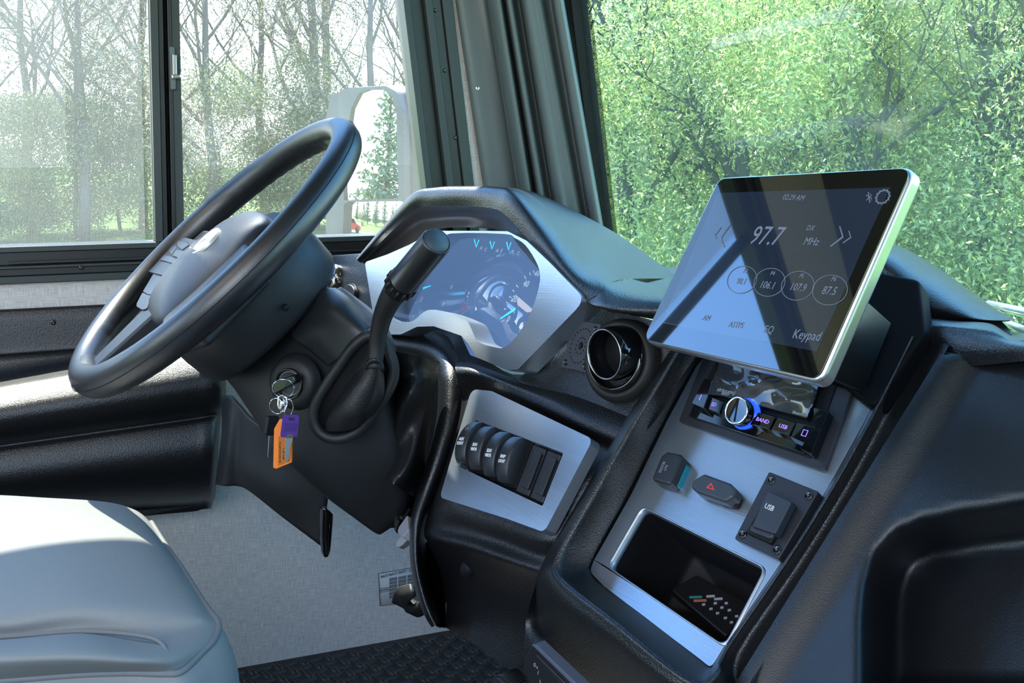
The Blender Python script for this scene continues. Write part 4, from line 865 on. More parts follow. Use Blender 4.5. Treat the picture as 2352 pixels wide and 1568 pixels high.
mb = MB(); q = WP.uv(398, 627, .012); mb.add(tube([WP.w(q[0], q[1], .0175), WP.w(q[0]+.003, q[1]+.004, .0175), WP.w(q[0]+.006, q[1], .0175), WP.w(q[0]+.001, q[1]+.001, .0175)], .0005, 6)); mk('airbag_mark', mb, BLACK, wh)
def wplate(name, mat, outer, h0, h1, bevel=.001, r=0, parent=None, uv=False):
    return plate(WP, name, mat, parent or wh, outer, h0=h0, h1=h1, bevel=bevel, r=r, px=not uv, seg=3)
# spokes
wplate('spoke', PAD, [(-.20, -.080), (-.19, .010), (-.085, .022), (-.08, -.105), (-.14, -.118)], -.030, -.004, .006, .01, uv=True)
wplate('spoke', PAD, [(.20, -.080), (.19, .015), (.085, .030), (.08, -.100), (.14, -.110)], -.030, .002, .006, .01, uv=True)
bs = wplate('spoke', PAD, [(-.032, -.098), (-.020, -.205), (.022, -.205), (.036, -.098)], -.022, .004, .004, .008, uv=True)
mk('spoke_tip', tube([WP.w(-.05, -.198, -.004), WP.w(-.02, -.207, .002), WP.w(.02, -.207, .002), WP.w(.05, -.198, -.004)], [.010, .0165, .0165, .010], 14), PAD, wh)
sb_ = wplate('switch_pod', PAD, [(331, 621), (352, 596), (383, 556), (396, 548), (425, 545), (450, 551), (410, 640), (372, 632)], -.012, .008, .003, .004)
BT = nmat('wheel button plastic', (.018, .020, .026), .40, spec=.55, bump=('noise', 1600, .1))
for nm, o, h in (('button', [(407, 552), (428, 556), (434, 562), (418, 573), (408, 565)], .0095), ('button', [(405, 573), (424, 577), (410, 592), (396, 586)], .010), ('button', [(376, 586), (390, 588), (412, 598), (402, 606), (368, 596)], .0095), ('button', [(386, 575), (396, 562), (405, 566), (394, 584)], .009)):
    wplate(nm, BT, o, .004, h, .0008, .001, sb_)
wplate('button_well', BLACK, [(364, 598), (380, 575), (404, 552), (432, 555), (436, 566), (414, 608)], .004, .0085, .0005, .002, sb_)
for x, y in ((393, 577), (420, 568), (392, 595)): mk('button_mark', lathe([(.0001, .0003), (.0008, .0003), (.0008, -.0003)], 8, frame(WP.w(*WP.uv(x, y, .0135), .0137), WP.n)), GREYPAINT, sb_)
wplate('paddle', nmat('blue-grey wheel plastic', (.024, .028, .042), .42), [(356, 622), (366, 623), (379, 630), (350, 676), (340, 676), (328, 669)], -.010, .006, .002, .002)
wplate('paddle', bpy.data.materials['blue-grey wheel plastic'], [(327, 671), (339, 677), (348, 678), (336, 709), (326, 711), (313, 703), (314, 696)], -.010, .006, .002, .002)
# back shroud of the wheel
rg = []
for s, h in ((.72, -.012), (.90, -.022), (1.0, -.034), (1.01, -.07), (.99, -.100), (.95, -.108), (.6, -.112), (.05, -.113)):
    rg.append([WP.w(math.copysign(abs(math.cos(a))**.8, math.cos(a))*.108*s, math.copysign(abs(math.sin(a))**.8, math.sin(a))*.108*s-.012, h) for a in [2*math.pi*k/48 for k in range(48)]])
mk('back_cover', loft(rg, True, True), SHROUD, wh)
q = onp = WP.w(.100, -.02, -.04)
mk('cover_hole', lathe([(.0001, .0006), (.0045, .0006), (.0045, -.001)], 16, frame(P(655, 706, 1.205), CAMLOC-P(655, 706, 1.205))), BLACK, wh)

# =================================================================== STEERING COLUMN
co = thing('steering_column', 'black steering column cowl with ignition lock and leather boots under the wheel', 'steering column', P(740, 950, 1.33))
def section(l, r, zl, zr, dp, up, e=.42, n=40):
    """rounded box section between two photo points; dp = depth behind the front face"""
    L, R_ = P(*l, zl), P(*r, zr); a = (R_-L)/2; c = (L+R_)/2; b = cdir(0, 0, 1)*dp/2; c = c+b
    return [c + a*math.copysign(abs(math.cos(t))**e, math.cos(t)) + b*math.copysign(abs(math.sin(t))**e, math.sin(t)) for t in [2*math.pi*k/n for k in range(n)]]
secs = [((536, 848), (748, 672), 1.30, 1.26, .15), ((500, 872), (772, 690), 1.30, 1.25, .16), ((520, 905), (845, 752), 1.285, 1.22, .17), ((560, 965), (872, 800), 1.275, 1.22, .17), ((600, 1025), (893, 868), 1.265, 1.23, .17),
        ((655, 1088), (912, 950), 1.26, 1.24, .165), ((720, 1142), (930, 1040), 1.27, 1.25, .15), ((790, 1190), (944, 1110), 1.28, 1.27, .13), ((850, 1228), (938, 1160), 1.30, 1.29, .09), ((868, 1232), (930, 1190), 1.32, 1.31, .05)]
rg = [section(a, b, za, zb_, d, None) for a, b, za, zb_, d in secs]
rs_ = []
for j in range(len(rg[0])): rs_.append(smooth_loop([r[j] for r in rg], 4, False))
rg = [[rs_[j][i] for j in range(len(rs_))] for i in range(len(rs_[0]))]
mk('lower_cowl', loft(rg, True, True), SHROUD, co)
# upper cowl panel with its seam
UC = Pl.pts(P(742, 665, 1.243), P(850, 752, 1.20), P(690, 780, 1.228))
mk('upper_cowl', patch(pgrid([
    [(700, 700, 1.262), (722, 684, 1.25), (745, 666, 1.245), (768, 664, 1.27)],
    [(672, 765, 1.245), (718, 738, 1.22), (772, 705, 1.212), (806, 690, 1.24)],
    [(715, 804, 1.235), (760, 782, 1.208), (812, 742, 1.198), (838, 726, 1.23)],
    [(756, 840, 1.225), (784, 818, 1.203), (838, 762, 1.195), (852, 750, 1.23)]]), 6), nmat('teal-black cowl plastic', (.014, .018, .021), .42, bump=('noise', 1500, .12)), co, solid=.004)
# ignition
IP = Pl.pts(P(667, 880, 1.226), P(720, 850, 1.215), P(690, 930, 1.222))
im = frame(P(667, 880, 1.222), IP.n)
ig = mk('ignition_bezel', lathe([(.0001, -.004), (.0165, -.004), (.0185, .004), (.0172, .0055), (.0158, .003), (.0155, -.002)], 44, im), GLOSS, co)
mk('ignition_boss', lathe([(.034, -.012), (.030, -.002), (.024, .001), (.018, .0015)], 44, im), SHROUD, co)
mk('ignition_ring', lathe([(.0152, -.003), (.0152, .002), (.0138, .0025), (.0132, .0005), (.0001, .0005)], 44, im), nmat('worn lock steel', (.20, .21, .21), .45, metal=.8), ig)
# recess with raised lip and the lever boot
lip = smooth_loop([P(*q) for q in [(872, 772, 1.185), (842, 772, 1.188), (812, 795, 1.19), (785, 832, 1.195), (752, 880, 1.20), (725, 930, 1.205), (722, 972, 1.207), (745, 1000, 1.207), (785, 1006, 1.203), (828, 985, 1.198), (862, 940, 1.193), (895, 890, 1.188), (905, 850, 1.185), (893, 805, 1.183)]], 5)
mk('recess_lip', tube(lip, .0065, 12, closed=True), SHROUD, co)
cc = P(812, 890, 1.205)
rg = [[p for p in lip]]
for s, dz in ((.93, .004), (.86, .010), (.6, .012), (.25, .0125), (.02, .0125)): rg.append([cc.lerp(p, s)+cdir(0, 0, 1)*dz for p in lip])
mk('recess_floor', loft(rg, True, True), BLACK, co)
LB_ = nmat('black boot leather', (.008, .008, .009), .42, spec=.5, bump=('voronoi', 500, .3), bdist=.0008)
def boot(name, rings_px, parent, n=28, wr=.10, mat=LB_):
    rg = []
    for i, (px_, py_, z, rx, ry) in enumerate(rings_px):
        row = []
        for k in range(n):
            a = 2*math.pi*k/n; w_ = 1+wr*math.sin(a*5+i*1.3)*math.sin(i*1.1+.4)+wr*.6*math.sin(a*9-i*.8)
            row.append(P(px_, py_, z)+cdir(math.cos(a)*rx*w_, math.sin(a)*rx*.75*w_, 0)+cdir(math.cos(a)*.0, 0, math.sin(a)*ry*w_))
        rg.append(row)
    return mk(name, loft(rg, True, True), mat, parent)
g = pgrid([[(838, 838, 1.165), (850, 832, 1.158), (866, 836, 1.155), (878, 846, 1.165)],
           [(815, 862, 1.185), (838, 864, 1.163), (864, 868, 1.158), (882, 874, 1.172)],
           [(785, 905, 1.195), (815, 900, 1.168), (852, 905, 1.162), (880, 908, 1.178)],
           [(752, 960, 1.200), (790, 945, 1.176), (828, 955, 1.170), (862, 945, 1.186)],
           [(748, 990, 1.205), (780, 992, 1.190), (815, 982, 1.185), (838, 968, 1.20)]])
mk('lever_boot', patch(g, 6), LB_, co, solid=.002)
boot('boot_collar', [(861, 850, 1.16, .010, .01), (861, 842, 1.158, .0105, .01), (861, 834, 1.157, .0095, .01)], co, 20, .03)
# big gaiter between cowl and dash
rows = []
rd = random.Random(3)
for i in range(15):
    t = i/14; row = []
    for j in range(13):
        s = j/12
        lx = 880+(858-880)*t+ (20*math.sin(t*3)); ly = 800+(1085-800)*t
        rx = 1010+(965-1010)*t; ry = 830+(1150-830)*t
        w_ = .014*math.sin((s*1.1+t*2.0)*8+2*math.sin(t*5))*min(1, 4*s, 4*(1-s))*(.3+t)
        rows_z = 1.30-.10*math.sin(s*math.pi)*(.6)+w_
        row.append(P(lx+(rx-lx)*s, ly+(ry-ly)*s, rows_z))
    rows.append(row)
mk('column_gaiter', patch(rows, 3), LB_, co)
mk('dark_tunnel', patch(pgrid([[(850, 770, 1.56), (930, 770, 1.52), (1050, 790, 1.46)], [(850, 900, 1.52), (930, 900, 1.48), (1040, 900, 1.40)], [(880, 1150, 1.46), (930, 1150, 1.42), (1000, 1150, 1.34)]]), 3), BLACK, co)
wi = smooth_loop([P(*q) for q in [(925, 852, 1.44), (945, 838, 1.42), (985, 842, 1.40), (1002, 858, 1.38)]], 5, False)
mk('wire', tube(wi, .0016, 8), GREYPAINT, co)
# lever
lv = thing('tilt_lever', 'black column lever with ribbed collar and round grey-blue end cap', 'lever', P(861, 850, 1.15))
sh = smooth_loop([P(*q) for q in [(861, 848, 1.157), (866, 790, 1.16), (878, 730, 1.15), (896, 688, 1.135), (915, 660, 1.125)]], 5, False)
mk('shaft', tube(sh, [.0085+.0065*(i/(len(sh)-1))**1.6 for i in range(len(sh))], 24), RUBBER, lv)
a, b = P(912, 664, 1.127), P(1004, 553, 1.055); ax = (b-a); Lv = ax.length; hm = frame(a, ax)
mk('grip', lathe([(.0001, .0), (.0150, 0), (.0165, .008), (.0165, .020), (.0172, .0205), (.0172, .022), (.0165, .0225), (.0160, Lv-.003), (.0150, Lv), (.0138, Lv+.0004), (.0136, Lv-.001), (.0001, Lv-.001)], 48, hm), nmat('lever grip', (.010, .010, .011), .33, spec=.6), lv)
for k in range(14):
    an = 2*math.pi*k/14; mk('collar_rib', boxv((.0166*math.cos(an), .0166*math.sin(an), .012), (.0018, .0030, .012), None), RUBBER, lv, hm, local=True)
mk('end_cap', lathe([(.0001, Lv+.0006), (.0130, Lv+.0006), (.0134, Lv-.0005)], 44, hm), nmat('blue-grey cap', (.035, .055, .070), .5, spec=.4), lv)
# keys
kp = P(652, 880, 1.205)
ik = thing('ignition_key', 'black-headed key standing in the ignition lock', 'key', P(667, 880, 1.222))
KP = Pl(P(660, 880, 1.205), P(690, 866, 1.195)-P(655, 884, 1.205), IP.n)
mk('key_head', prism2(rnd([(-.018, -.006), (.016, -.005), (.018, .005), (-.016, .008)], .0045), [], -.006, .009), nmat('gloss key plastic', (.010, .010, .011), .22, spec=.6), ik, KP.mat(), local=True, bevel=.002, seg=3)
mk('key_blade', boxv((0, 0, -.010), (.004, .002, .012)), KEYMETAL, ik, KP.mat(), local=True)
def splitring(label, cx, cy, z, r, tilt, sq, gp='steel rings holding the keys', ux=1):
    c = P(cx, cy, z); o = thing('key_ring', label, 'key ring', c, gp)
    u = cdir(math.cos(tilt), -math.sin(tilt), 0).normalized()*ux; v = cdir(math.sin(tilt)*sq, math.cos(tilt)*sq, math.sqrt(max(0, 1-sq*sq))).normalized()
    pa = [c+u*(r*math.cos(t))+v*(r*math.sin(t))+cdir(0, 0, 1)*(.0006*math.sin(t/2)) for t in [4*math.pi*k/72 for k in range(72)]]
    mk('wire_coil', tube(pa, .0007, 8), CHROME, o); return o
splitring('largest steel key ring, hanging from the ignition key', 651, 892, 1.185, .0122, .2, .92)
splitring('left small steel key ring, carrying the black key', 636, 932, 1.18, .0096, .1, .96, ux=.82)
splitring('right small steel key ring, carrying the purple key', 663, 936, 1.178, .0100, -.1, .98, ux=.5)
cl = thing('key_clasp', 'small bright clasp joining the key rings', 'clasp', P(648, 922, 1.178))
mk('clasp_loop', tube([P(x, y, 1.177) for x, y in ((640, 912), (648, 906), (657, 912), (660, 926), (654, 944), (644, 946), (638, 930))], .0011, 8, closed=True), CHROME, cl)
mk('clasp_plate', tube([P(x, y, 1.176) for x, y in ((646, 914), (650, 924), (648, 936), (642, 944))], [.002, .0036, .003, .001], 10), CHROME, cl)
def keything(label, cat, name, poly, z, th, mat, tiltz=0, hole=None):
    o = thing(name, label, cat, P(*poly[0], z)); q = Pl.pts(P(*poly[0], z), P(*poly[1], z+tiltz), P(*poly[2], z+tiltz))
    return o, q
# purple key
o, q = keything('purple-headed key hanging in front of the orange tag', 'key', 'purple_key', [(650, 953), (686, 953), (683, 1004)], 1.17, .003, PURPLE, .004)
plate(q, 'key_head', PURPLE, o, [(650, 953), (684, 952), (687, 960), (683, 1003), (645, 1004), (644, 998)], [[(662, 958), (676, 958), (677, 965), (663, 965)]], h0=-.002, h1=.0015, bevel=.0008, r=.0015, hp=.0015)
plate(q, 'head_stripe', nmat('deep purple', (.045, .012, .15), .4), o, [(652, 972), (683, 972), (680, 990), (651, 990)], h0=.001, h1=.002, bevel=.0003)
plate(q, 'key_collar', GREYPAINT if False else nmat('dark steel', (.12, .12, .12), .4, metal=.6), o, [(659, 996), (674, 996), (674, 1006), (658, 1006)], h0=-.0018, h1=.0022, bevel=.0003)
plate(q, 'key_blade', KEYMETAL, o, [(656, 1005), (672, 1005), (671, 1016), (667, 1025), (666, 1040), (664, 1054), (660, 1060), (655, 1056), (653, 1050), (656, 1044), (653, 1037), (656, 1030), (654, 1022), (657, 1016), (655, 1010)], h0=-.0008, h1=.0008, bevel=.0001)
# orange tag
o, q = keything('translucent orange plastic key tag with black small print', 'key tag', 'orange_tag', [(634, 975), (672, 960), (670, 1062)], 1.180, .004, ORANGE, -.002)
plate(q, 'tag_body', ORANGE, o, [(642, 962), (654, 962), (671, 1000), (670, 1062), (634, 1077), (627, 1074), (629, 985)], h0=-.0035, h1=.0008, bevel=.0012, r=.001)
plate(q, 'tag_inlay', nmat('dark amber insert', (.50, .15, .01), .3), o, [(639, 1002), (665, 996), (664, 1060), (638, 1070)], h0=0, h1=.0012, bevel=.0003)
mb = MB(); rd = random.Random(9)
for x, y0, y1 in ((643, 1062, 1015), (651, 1055, 1030), (658, 1052, 1022)):
    y = y0
    while y > y1:
        l = rd.uniform(1.5, 4.5); mb.add(tube([q.at(x-rd.uniform(.8, 1.8), y, .0014), q.at(x+rd.uniform(.8, 1.8), y-rd.uniform(0, 1.5), .0014)], .00028, 5)); y -= l*.8
mk('tag_print', mb, BLACK, o)
# second, black key
o, q = keything('black-headed key hanging behind the orange tag', 'key', 'black_key', [(618, 957), (640, 957), (632, 1000)], 1.19, .003, BLACK, .01)
plate(q, 'key_head', PLAST, o, [(617, 957), (640, 956), (645, 965), (632, 1000), (614, 1001), (611, 996)], h0=-.003, h1=.002, bevel=.001, r=.0015)
plate(q, 'key_blade', KEYMETAL, o, [(619, 1000), (627, 1000), (624, 1030), (621, 1050), (617, 1051), (616, 1044)], h0=-.0008, h1=.0008, bevel=.0001)
# knee shield behind the column
kn = thing('knee_shield', 'dark angled plastic sheet under the steering column', 'shield', P(620, 1050, 1.45))
mk('shield_face', patch(pgrid([
    [(512, 912, 1.50), (530, 908, 1.46), (552, 930, 1.45), (580, 960, 1.44), (640, 1000, 1.42), (760, 1040, 1.40)],
    [(512, 990, 1.50), (526, 985, 1.46), (550, 1000, 1.455), (575, 1030, 1.445), (650, 1060, 1.425), (756, 1080, 1.41)],
    [(504, 1060, 1.50), (520, 1060, 1.465), (544, 1062, 1.46), (570, 1085, 1.45), (650, 1130, 1.43), (752, 1150, 1.42)],
    [(497, 1112, 1.50), (520, 1115, 1.475), (545, 1114, 1.47), (575, 1126, 1.46), (650, 1185, 1.445), (738, 1252, 1.43)]]), 6), SHROUD, kn, solid=.004)
mk('shield_flange', patch([[P(738, 1160, 1.40), P(748, 1165, 1.39), P(762, 1180, 1.40)], [P(737, 1210, 1.405), P(748, 1212, 1.395), P(760, 1210, 1.405)], [P(742, 1268, 1.415), P(749, 1277, 1.41), P(755, 1265, 1.415)]], 5), GLOSS, kn, solid=.005)
# connector hanging beside the cowl
cw = thing('wiring_connector', 'small grey and black wiring connector hanging beside the cowl tip', 'connector', P(920, 1210, 1.30))
def lump(name, pts, z, th, mat): 
    q = Pl.pts(P(*pts[0], z), P(*pts[1], z), P(*pts[2], z-.006)); return plate(q, name, mat, cw, pts, h0=-th, h1=th, bevel=.0015)
lump('connector_body', [(935, 1182), (915, 1210), (912, 1222), (924, 1234), (938, 1215)], 1.30, .008, GREYPAINT)
lump('connector_tip', [(912, 1240), (922, 1230), (938, 1238), (924, 1252), (914, 1258), (908, 1252)], 1.295, .007, nmat('pale connector', (.30, .30, .29), .4))
lump('connector_clip', [(903, 1184), (912, 1182), (920, 1196), (912, 1218), (904, 1214)], 1.31, .006, GLOSS)
mk('cable', tube(smooth_loop([P(905, 1150, 1.33), P(915, 1175, 1.31), P(925, 1190, 1.30), P(940, 1170, 1.32)], 5, False), .003, 8), RUBBER, cw)
mk('bracket', boxv(P(918, 1150, 1.36), (.05, .04, .05)), BLACK, cw)
# =================================================================== CENTRE CONSOLE
con = thing('centre_console', 'brushed metal centre console sloping down to a deep open bin', 'console', CON.at(1640, 1150))
BIN = [(1478, 1166), (1756, 1306), (1664, 1482), (1400, 1302)]
face = rnd([CON.uv(a, b) for a, b in [(1660, 770), (2075, 800), (1985, 968), (1897, 1126), (1791, 1294), (1659, 1489), (1632, 1533), (1606, 1512), (1386, 1345), (1354, 1312), (1364, 1286), (1450, 1135), (1530, 970), (1600, 840)]], [.004, .004, 0, 0, 0, 0, .004, 0, .004, .012, .004, 0, 0, 0])
mk('metal_face', prism2(face, [rnd([CON.uv(a, b) for a, b in BIN], .008, 6)], -.004, 0), BRUSH, con, CON.mat(), local=True, bevel=.0015, seg=3)
bi_ = rnd([CON.uv(a, b) for a, b in BIN], .008, 6)
mk('bin_rim', loft([[V((a, b, h)) for a, b in [(cx0+(x-cx0)*s, cy0+(y-cy0)*s) for x, y in bi_]] for s, h in ((1.045, .0002), (1.03, .0015), (1.0, .0005), (.985, -.006)) for cx0, cy0 in [(sum(p[0] for p in bi_)/len(bi_), sum(p[1] for p in bi_)/len(bi_))]], True, False), BRUSH, con, CON.mat(), local=True)
bx = [V((a, b, 0)) for a, b in bi_]; ctr = sum(bx, V())/len(bx)
mk('storage_bin', loft([[ctr+(p-ctr)*s+V((0, 0, h)) for p in bx] for s, h in ((1.0, -.003), (.97, -.03), (.94, -.085), (.90, -.092), (.02, -.093))], True, False), BLACK, con, CON.mat(), local=True)
# remote control lying in the bin
rm = thing('remote_control', 'black remote control with small coloured keys lying in the console bin', 'remote control', CON.at(1640, 1400, -.06))
RM = Pl.pts(CON.at(1560, 1358, -.050), CON.at(1672, 1446, -.050), CON.at(1608, 1320, -.066))
plate(RM, 'remote_body', nmat('remote plastic', (.012, .012, .013), .3), rm, [(1540, 1352), (1668, 1462), (1720, 1385), (1600, 1318)], h0=-.008, h1=.0, bevel=.002, r=.004)
for i, (x, y, mt) in enumerate([(1598, 1370, nmat('teal key', (.03, .22, .18), .5)), (1608, 1378, nmat('red key', (.5, .12, .07), .5)), (1632, 1368, GREYPAINT), (1650, 1374, GREYPAINT), (1616, 1387, GREYPAINT), (1643, 1384, GREYPAINT), (1658, 1394, GREYPAINT), (1633, 1397, GREYPAINT), (1668, 1384, GREYPAINT), (1648, 1407, GREYPAINT), (1666, 1418, GREYPAINT), (1680, 1428, GREYPAINT), (1675, 1400, GREYPAINT), (1692, 1414, GREYPAINT)]):
    w_ = 15 if i < 2 else (10 if i < 4 else 4)
    plate(RM, 'remote_key', mt, rm, [(x-w_, y-2), (x+w_, y-3), (x+w_, y+1), (x-w_, y+2)], h0=-.001, h1=.001, bevel=.0003)
# radio in its black frame
RAD = [(1648, 800), (1938, 872), (1892, 1082), (1558, 968)]
ra = thing('car_radio', 'gloss black car radio with blue-lit volume knob in a black surround', 'radio', CON.at(1740, 960))
BGREY = nmat('dark satin surround', (.022, .024, .030), .40, spec=.5)
plate(CON, 'surround', BGREY, ra, [(1636, 770), (1975, 850), (1892, 1082), (1558, 966)], h0=-.002, h1=.005, bevel=.001, r=.003)
plate(CON, 'inner_frame', BLACK, ra, [(1660, 795), (1925, 872), (1862, 1052), (1580, 955)], h0=.002, h1=.0062, bevel=.0008, r=.002)
def rp(name, pts, h0, h1, mat, par=None, bevel=.0012, r=.001): return plate(CON, name, mat, par or ra, pts, h0=h0, h1=h1, bevel=bevel, r=r, seg=3)
rp('display_front', [(1650, 812), (1880, 870), (1852, 960), (1634, 902)], .004, .014, GLOSS)
rp('fascia', [(1592, 930), (1860, 1005), (1846, 1040), (1585, 956)], .004, .010, GLOSS)
k0 = rp('left_key', [(1618, 868), (1636, 872), (1628, 902), (1616, 938), (1588, 926)], .006, .019, GLOSS)
BK = [[(1625, 908), (1662, 922), (1652, 950), (1618, 936)], [(1664, 922), (1700, 934), (1692, 962), (1656, 952)], [(1738, 945), (1780, 958), (1766, 986), (1722, 974)], [(1786, 958), (1826, 972), (1812, 1000), (1770, 988)], [(1830, 970), (1876, 982), (1855, 1022), (1815, 1004)]]
TXT = ['SD', '', 'BAND', 'USB', '']
pur = nmat('violet lit print', (.25, .15, .7), .5, emit=(.35, .22, 1.0), emit_s=.9)
for b_, s_ in zip(BK, TXT):
    kb = rp('radio_key', b_, .006, .015, GLOSS)
    if s_:
        cx1 = sum(p[0] for p in b_)/4; cy1 = sum(p[1] for p in b_)/4; text('lettering', s_, pur, kb, CON, cx1, cy1, cx1+30, cy1+9, .0056, h=.0152)
rp('right_fin', [(1868, 936), (1903, 944), (1862, 1042), (1838, 1030), (1850, 1012), (1872, 980)], .006, .016, GLOSS)
text('phone_symbol', '~', pur, k0, CON, 1608, 912, 1616, 890, .012, h=.0192)
mb = MB(); pa = [(1846, 986), (1856, 989), (1850, 1002), (1840, 999)]
mb.add(tube([CON.at(x, y, .0154) for x, y in pa], .0004, 6, closed=True)); mk('card_symbol', mb, pur, ra)
# volume knob with blue ring
kc = CON.at(1722, 955, .006); km = frame(kc, (CON.n+cdir(0, .32, 0)).normalized())
kn_ = mk('volume_knob', lathe([(.0001, .021), (.0115, .021), (.0128, .0212), (.0135, .0200), (.0138, .012), (.013, .010)], 48, km), GLOSS, ra)
mk('knob_ring', lathe([(.0115, .0212), (.0124, .0218), (.0133, .0212)], 48, km), CHROME, kn_)
mk('knob_mark', boxv((0, 0, .0213), (.0014, .021, .0004), M.Rotation(rad(8), 3, 'Z')), BLACK, kn_, km, local=True)
mk('blue_light_ring', lathe([(.0150, .0035), (.0158, .006), (.0150, .0095), (.0128, .0105)], 48, km), nmat('blue light', (.01, .04, .6), .3, emit=(.01, .06, 1.0), emit_s=2.2), ra)
# protective film curling off the radio display
film = glass_mat('clear film', (.93, .95, .96), .05, 2.2, (.85, .9, .95), .06)
fi = patch([[CON.at(1652, 828, .022), CON.at(1700, 832, .034), CON.at(1760, 846, .030), CON.at(1820, 862, .036), CON.at(1878, 880, .022)],
            [CON.at(1646, 850, .026), CON.at(1694, 858, .030), CON.at(1756, 872, .034), CON.at(1818, 886, .030), CON.at(1876, 898, .028)],
            [CON.at(1636, 876, .024), CON.at(1690, 888, .030), CON.at(1752, 900, .028), CON.at(1812, 916, .031), CON.at(1868, 924, .026)],
            [CON.at(1628, 906, .017), CON.at(1684, 914, .022), CON.at(1744, 930, .024), CON.at(1800, 944, .022), CON.at(1852, 960, .021)]], 8)
fr_ = random.Random(4); fi = ([v+CON.n*(.0010*noise.noise(v*45)+.0005*noise.noise(v*130)) for v in fi[0]], fi[1])
fo_ = mk('protective_film', fi, film); tag(fo_, 'crinkled clear protective film curling off the front of the radio', 'plastic film')
text('film_print', 'siriusxm)', GREYPAINT, fo_, CON, 1668, 898, 1698, 905, .0062, h=.0315, shear=.0)
text('film_print', 'READY', GREYPAINT, fo_, CON, 1666, 905, 1696, 912, .003, h=.0305)
text('film_print', 'Bluetooth', GREYPAINT, fo_, CON, 1838, 950, 1868, 957, .0042, h=.0285)
# square rocker with the teal side
rk = thing('console_rocker', 'grey-black console rocker switch with a teal side, left of the hazard switch', 'switch', CON.at(1535, 1075))
plate(CON, 'teal_side', nmat('teal plastic', (.0, .16, .22), .3, spec=.6, emit=(0, .10, .16), emit_s=.15), rk, [(1552, 1052), (1574, 1060), (1578, 1070), (1556, 1118), (1542, 1114)], h0=-.002, h1=.006, bevel=.001, r=.002)
cp = plate(CON, 'rocker_cap', SWITCHM, rk, [(1532, 1036), (1562, 1042), (1566, 1048), (1540, 1108), (1534, 1112), (1500, 1102), (1497, 1096), (1518, 1046)], h0=0, h1=.016, bevel=.003, r=.003, seg=4)
text('lettering', 'DOCK', GREYPAINT, cp, CON, 1521, 1072, 1534, 1042, .0042, h=.0163); text('lettering', 'LTS', GREYPAINT, cp, CON, 1530, 1074, 1543, 1044, .0038, h=.0163)
hz = thing('hazard_switch', 'rounded grey hazard switch with a small red triangle', 'switch', CON.at(1645, 1125))
plate(CON, 'switch_base', BLACK, hz, [(1600, 1100), (1702, 1140), (1692, 1165), (1662, 1160), (1596, 1128)], h0=-.001, h1=.005, bevel=.001, r=.003)
hc = plate(CON, 'switch_cap', nmat('grey switch', (.04, .044, .055), .42, spec=.5), hz, [(1616, 1086), (1676, 1108), (1690, 1122), (1684, 1140), (1664, 1152), (1600, 1130), (1586, 1118), (1590, 1102)], h0=.002, h1=.016, bevel=.003, r=.004, seg=4)
tri = [(1634, 1108), (1642, 1126), (1622, 1120)]
mk('hazard_triangle', prism2([CON.uv(a, b, .0162) for a, b in tri], [[CON.uv(1633+(a-1633)*.5, 1118+(b-1118)*.5, .0162) for a, b in tri]], .0158, .0164), RED, hc, CON.mat(), local=True, smooth=False)
us = thing('usb_socket', 'black USB socket plate with a flip cover and four corner screws', 'usb socket', CON.at(1780, 1180))
U4 = [(1766, 1082), (1880, 1128), (1788, 1284), (1686, 1236)]
plate(CON, 'socket_plate', BGREY, us, U4, h0=-.001, h1=.008, bevel=.0012, r=.002)
for s, t in ((.12, .10), (.88, .10), (.88, .90), (.12, .90)): cross_screw('corner_screw', us, CON, *bil(U4, s, t), .008, .0042)
plate(CON, 'lid_base', BLACK, us, [(1768, 1130), (1824, 1156), (1770, 1248), (1712, 1222)], h0=.006, h1=.012, bevel=.001, r=.002)
lid = plate(CON, 'flip_lid', nmat('blue-black lid', (.030, .034, .044), .42, bump=('noise', 1500, .15)), us, [(1764, 1126), (1818, 1152), (1780, 1226), (1726, 1208)], h0=.010, h1=.019, bevel=.0015, r=.002, seg=3)
plate(CON, 'lid_lip', bpy.data.materials['blue-black lid'], us, [(1726, 1200), (1782, 1222), (1770, 1238), (1718, 1218)], h0=.010, h1=.015, bevel=.003, r=.004, seg=3)
text('lettering', 'USB', WHITEPAINT, lid, CON, 1767, 1165, 1797, 1178, .0068, h=.0193, sx=.85)

# =================================================================== TABLET
TP = Pl(cam(.211, .038, .888), R3 @ V((.345, 0, .938)), R3 @ V((-.829, .469, .305)))
TP = Pl.pts(P(1475, 786, .965), P(1640, 407, .985), P(2100, 384, .815))
tb = thing('tablet_display', 'large flat touchscreen tablet in a silver frame, showing a radio screen', 'tablet', TP.at(1780, 620))
TO = [(1648, 405), (2104, 380), (1884, 882), (1471, 782)]
TI = [(1653, 411), (2096, 386), (1880, 872), (1478, 780)]
mk('silver_frame', prism2(rnd([TP.uv(a, b, 0) for a, b in TO], .012, 8), [], -.016, -.0005), SILVER, tb, TP.mat(), local=True, bevel=.004, seg=4)
mk('back_case', prism2(rnd([TP.uv(a, b, 0) for a, b in [(1690, 440), (2040, 425), (1860, 840), (1530, 765)]], .012, 8), [], -.034, -.015), PLAST, tb, TP.mat(), local=True, bevel=.006, seg=4)
MIR = nmat('black glass', (.004, .004, .005), .015, spec=1.0, coat=1.0)
mk('glass_front', prism2(rnd([TP.uv(a, b, 0) for a, b in TI], .010, 8), [], -.004, .0006), MIR, tb, TP.mat(), local=True, bevel=.0004)
LCD = [(1648, 443), (2045, 430), (1874, 806), (1520, 740)]
scr = mk('lcd_area', prism2([TP.uv(a, b, .0008) for a, b in LCD], [], .0004, .0008), nmat('lcd glass', (.006, .010, .022), .02, spec=1.0, coat=1.0, emit=(.10, .16, .28), emit_s=.10), tb, TP.mat(), local=True, smooth=False)
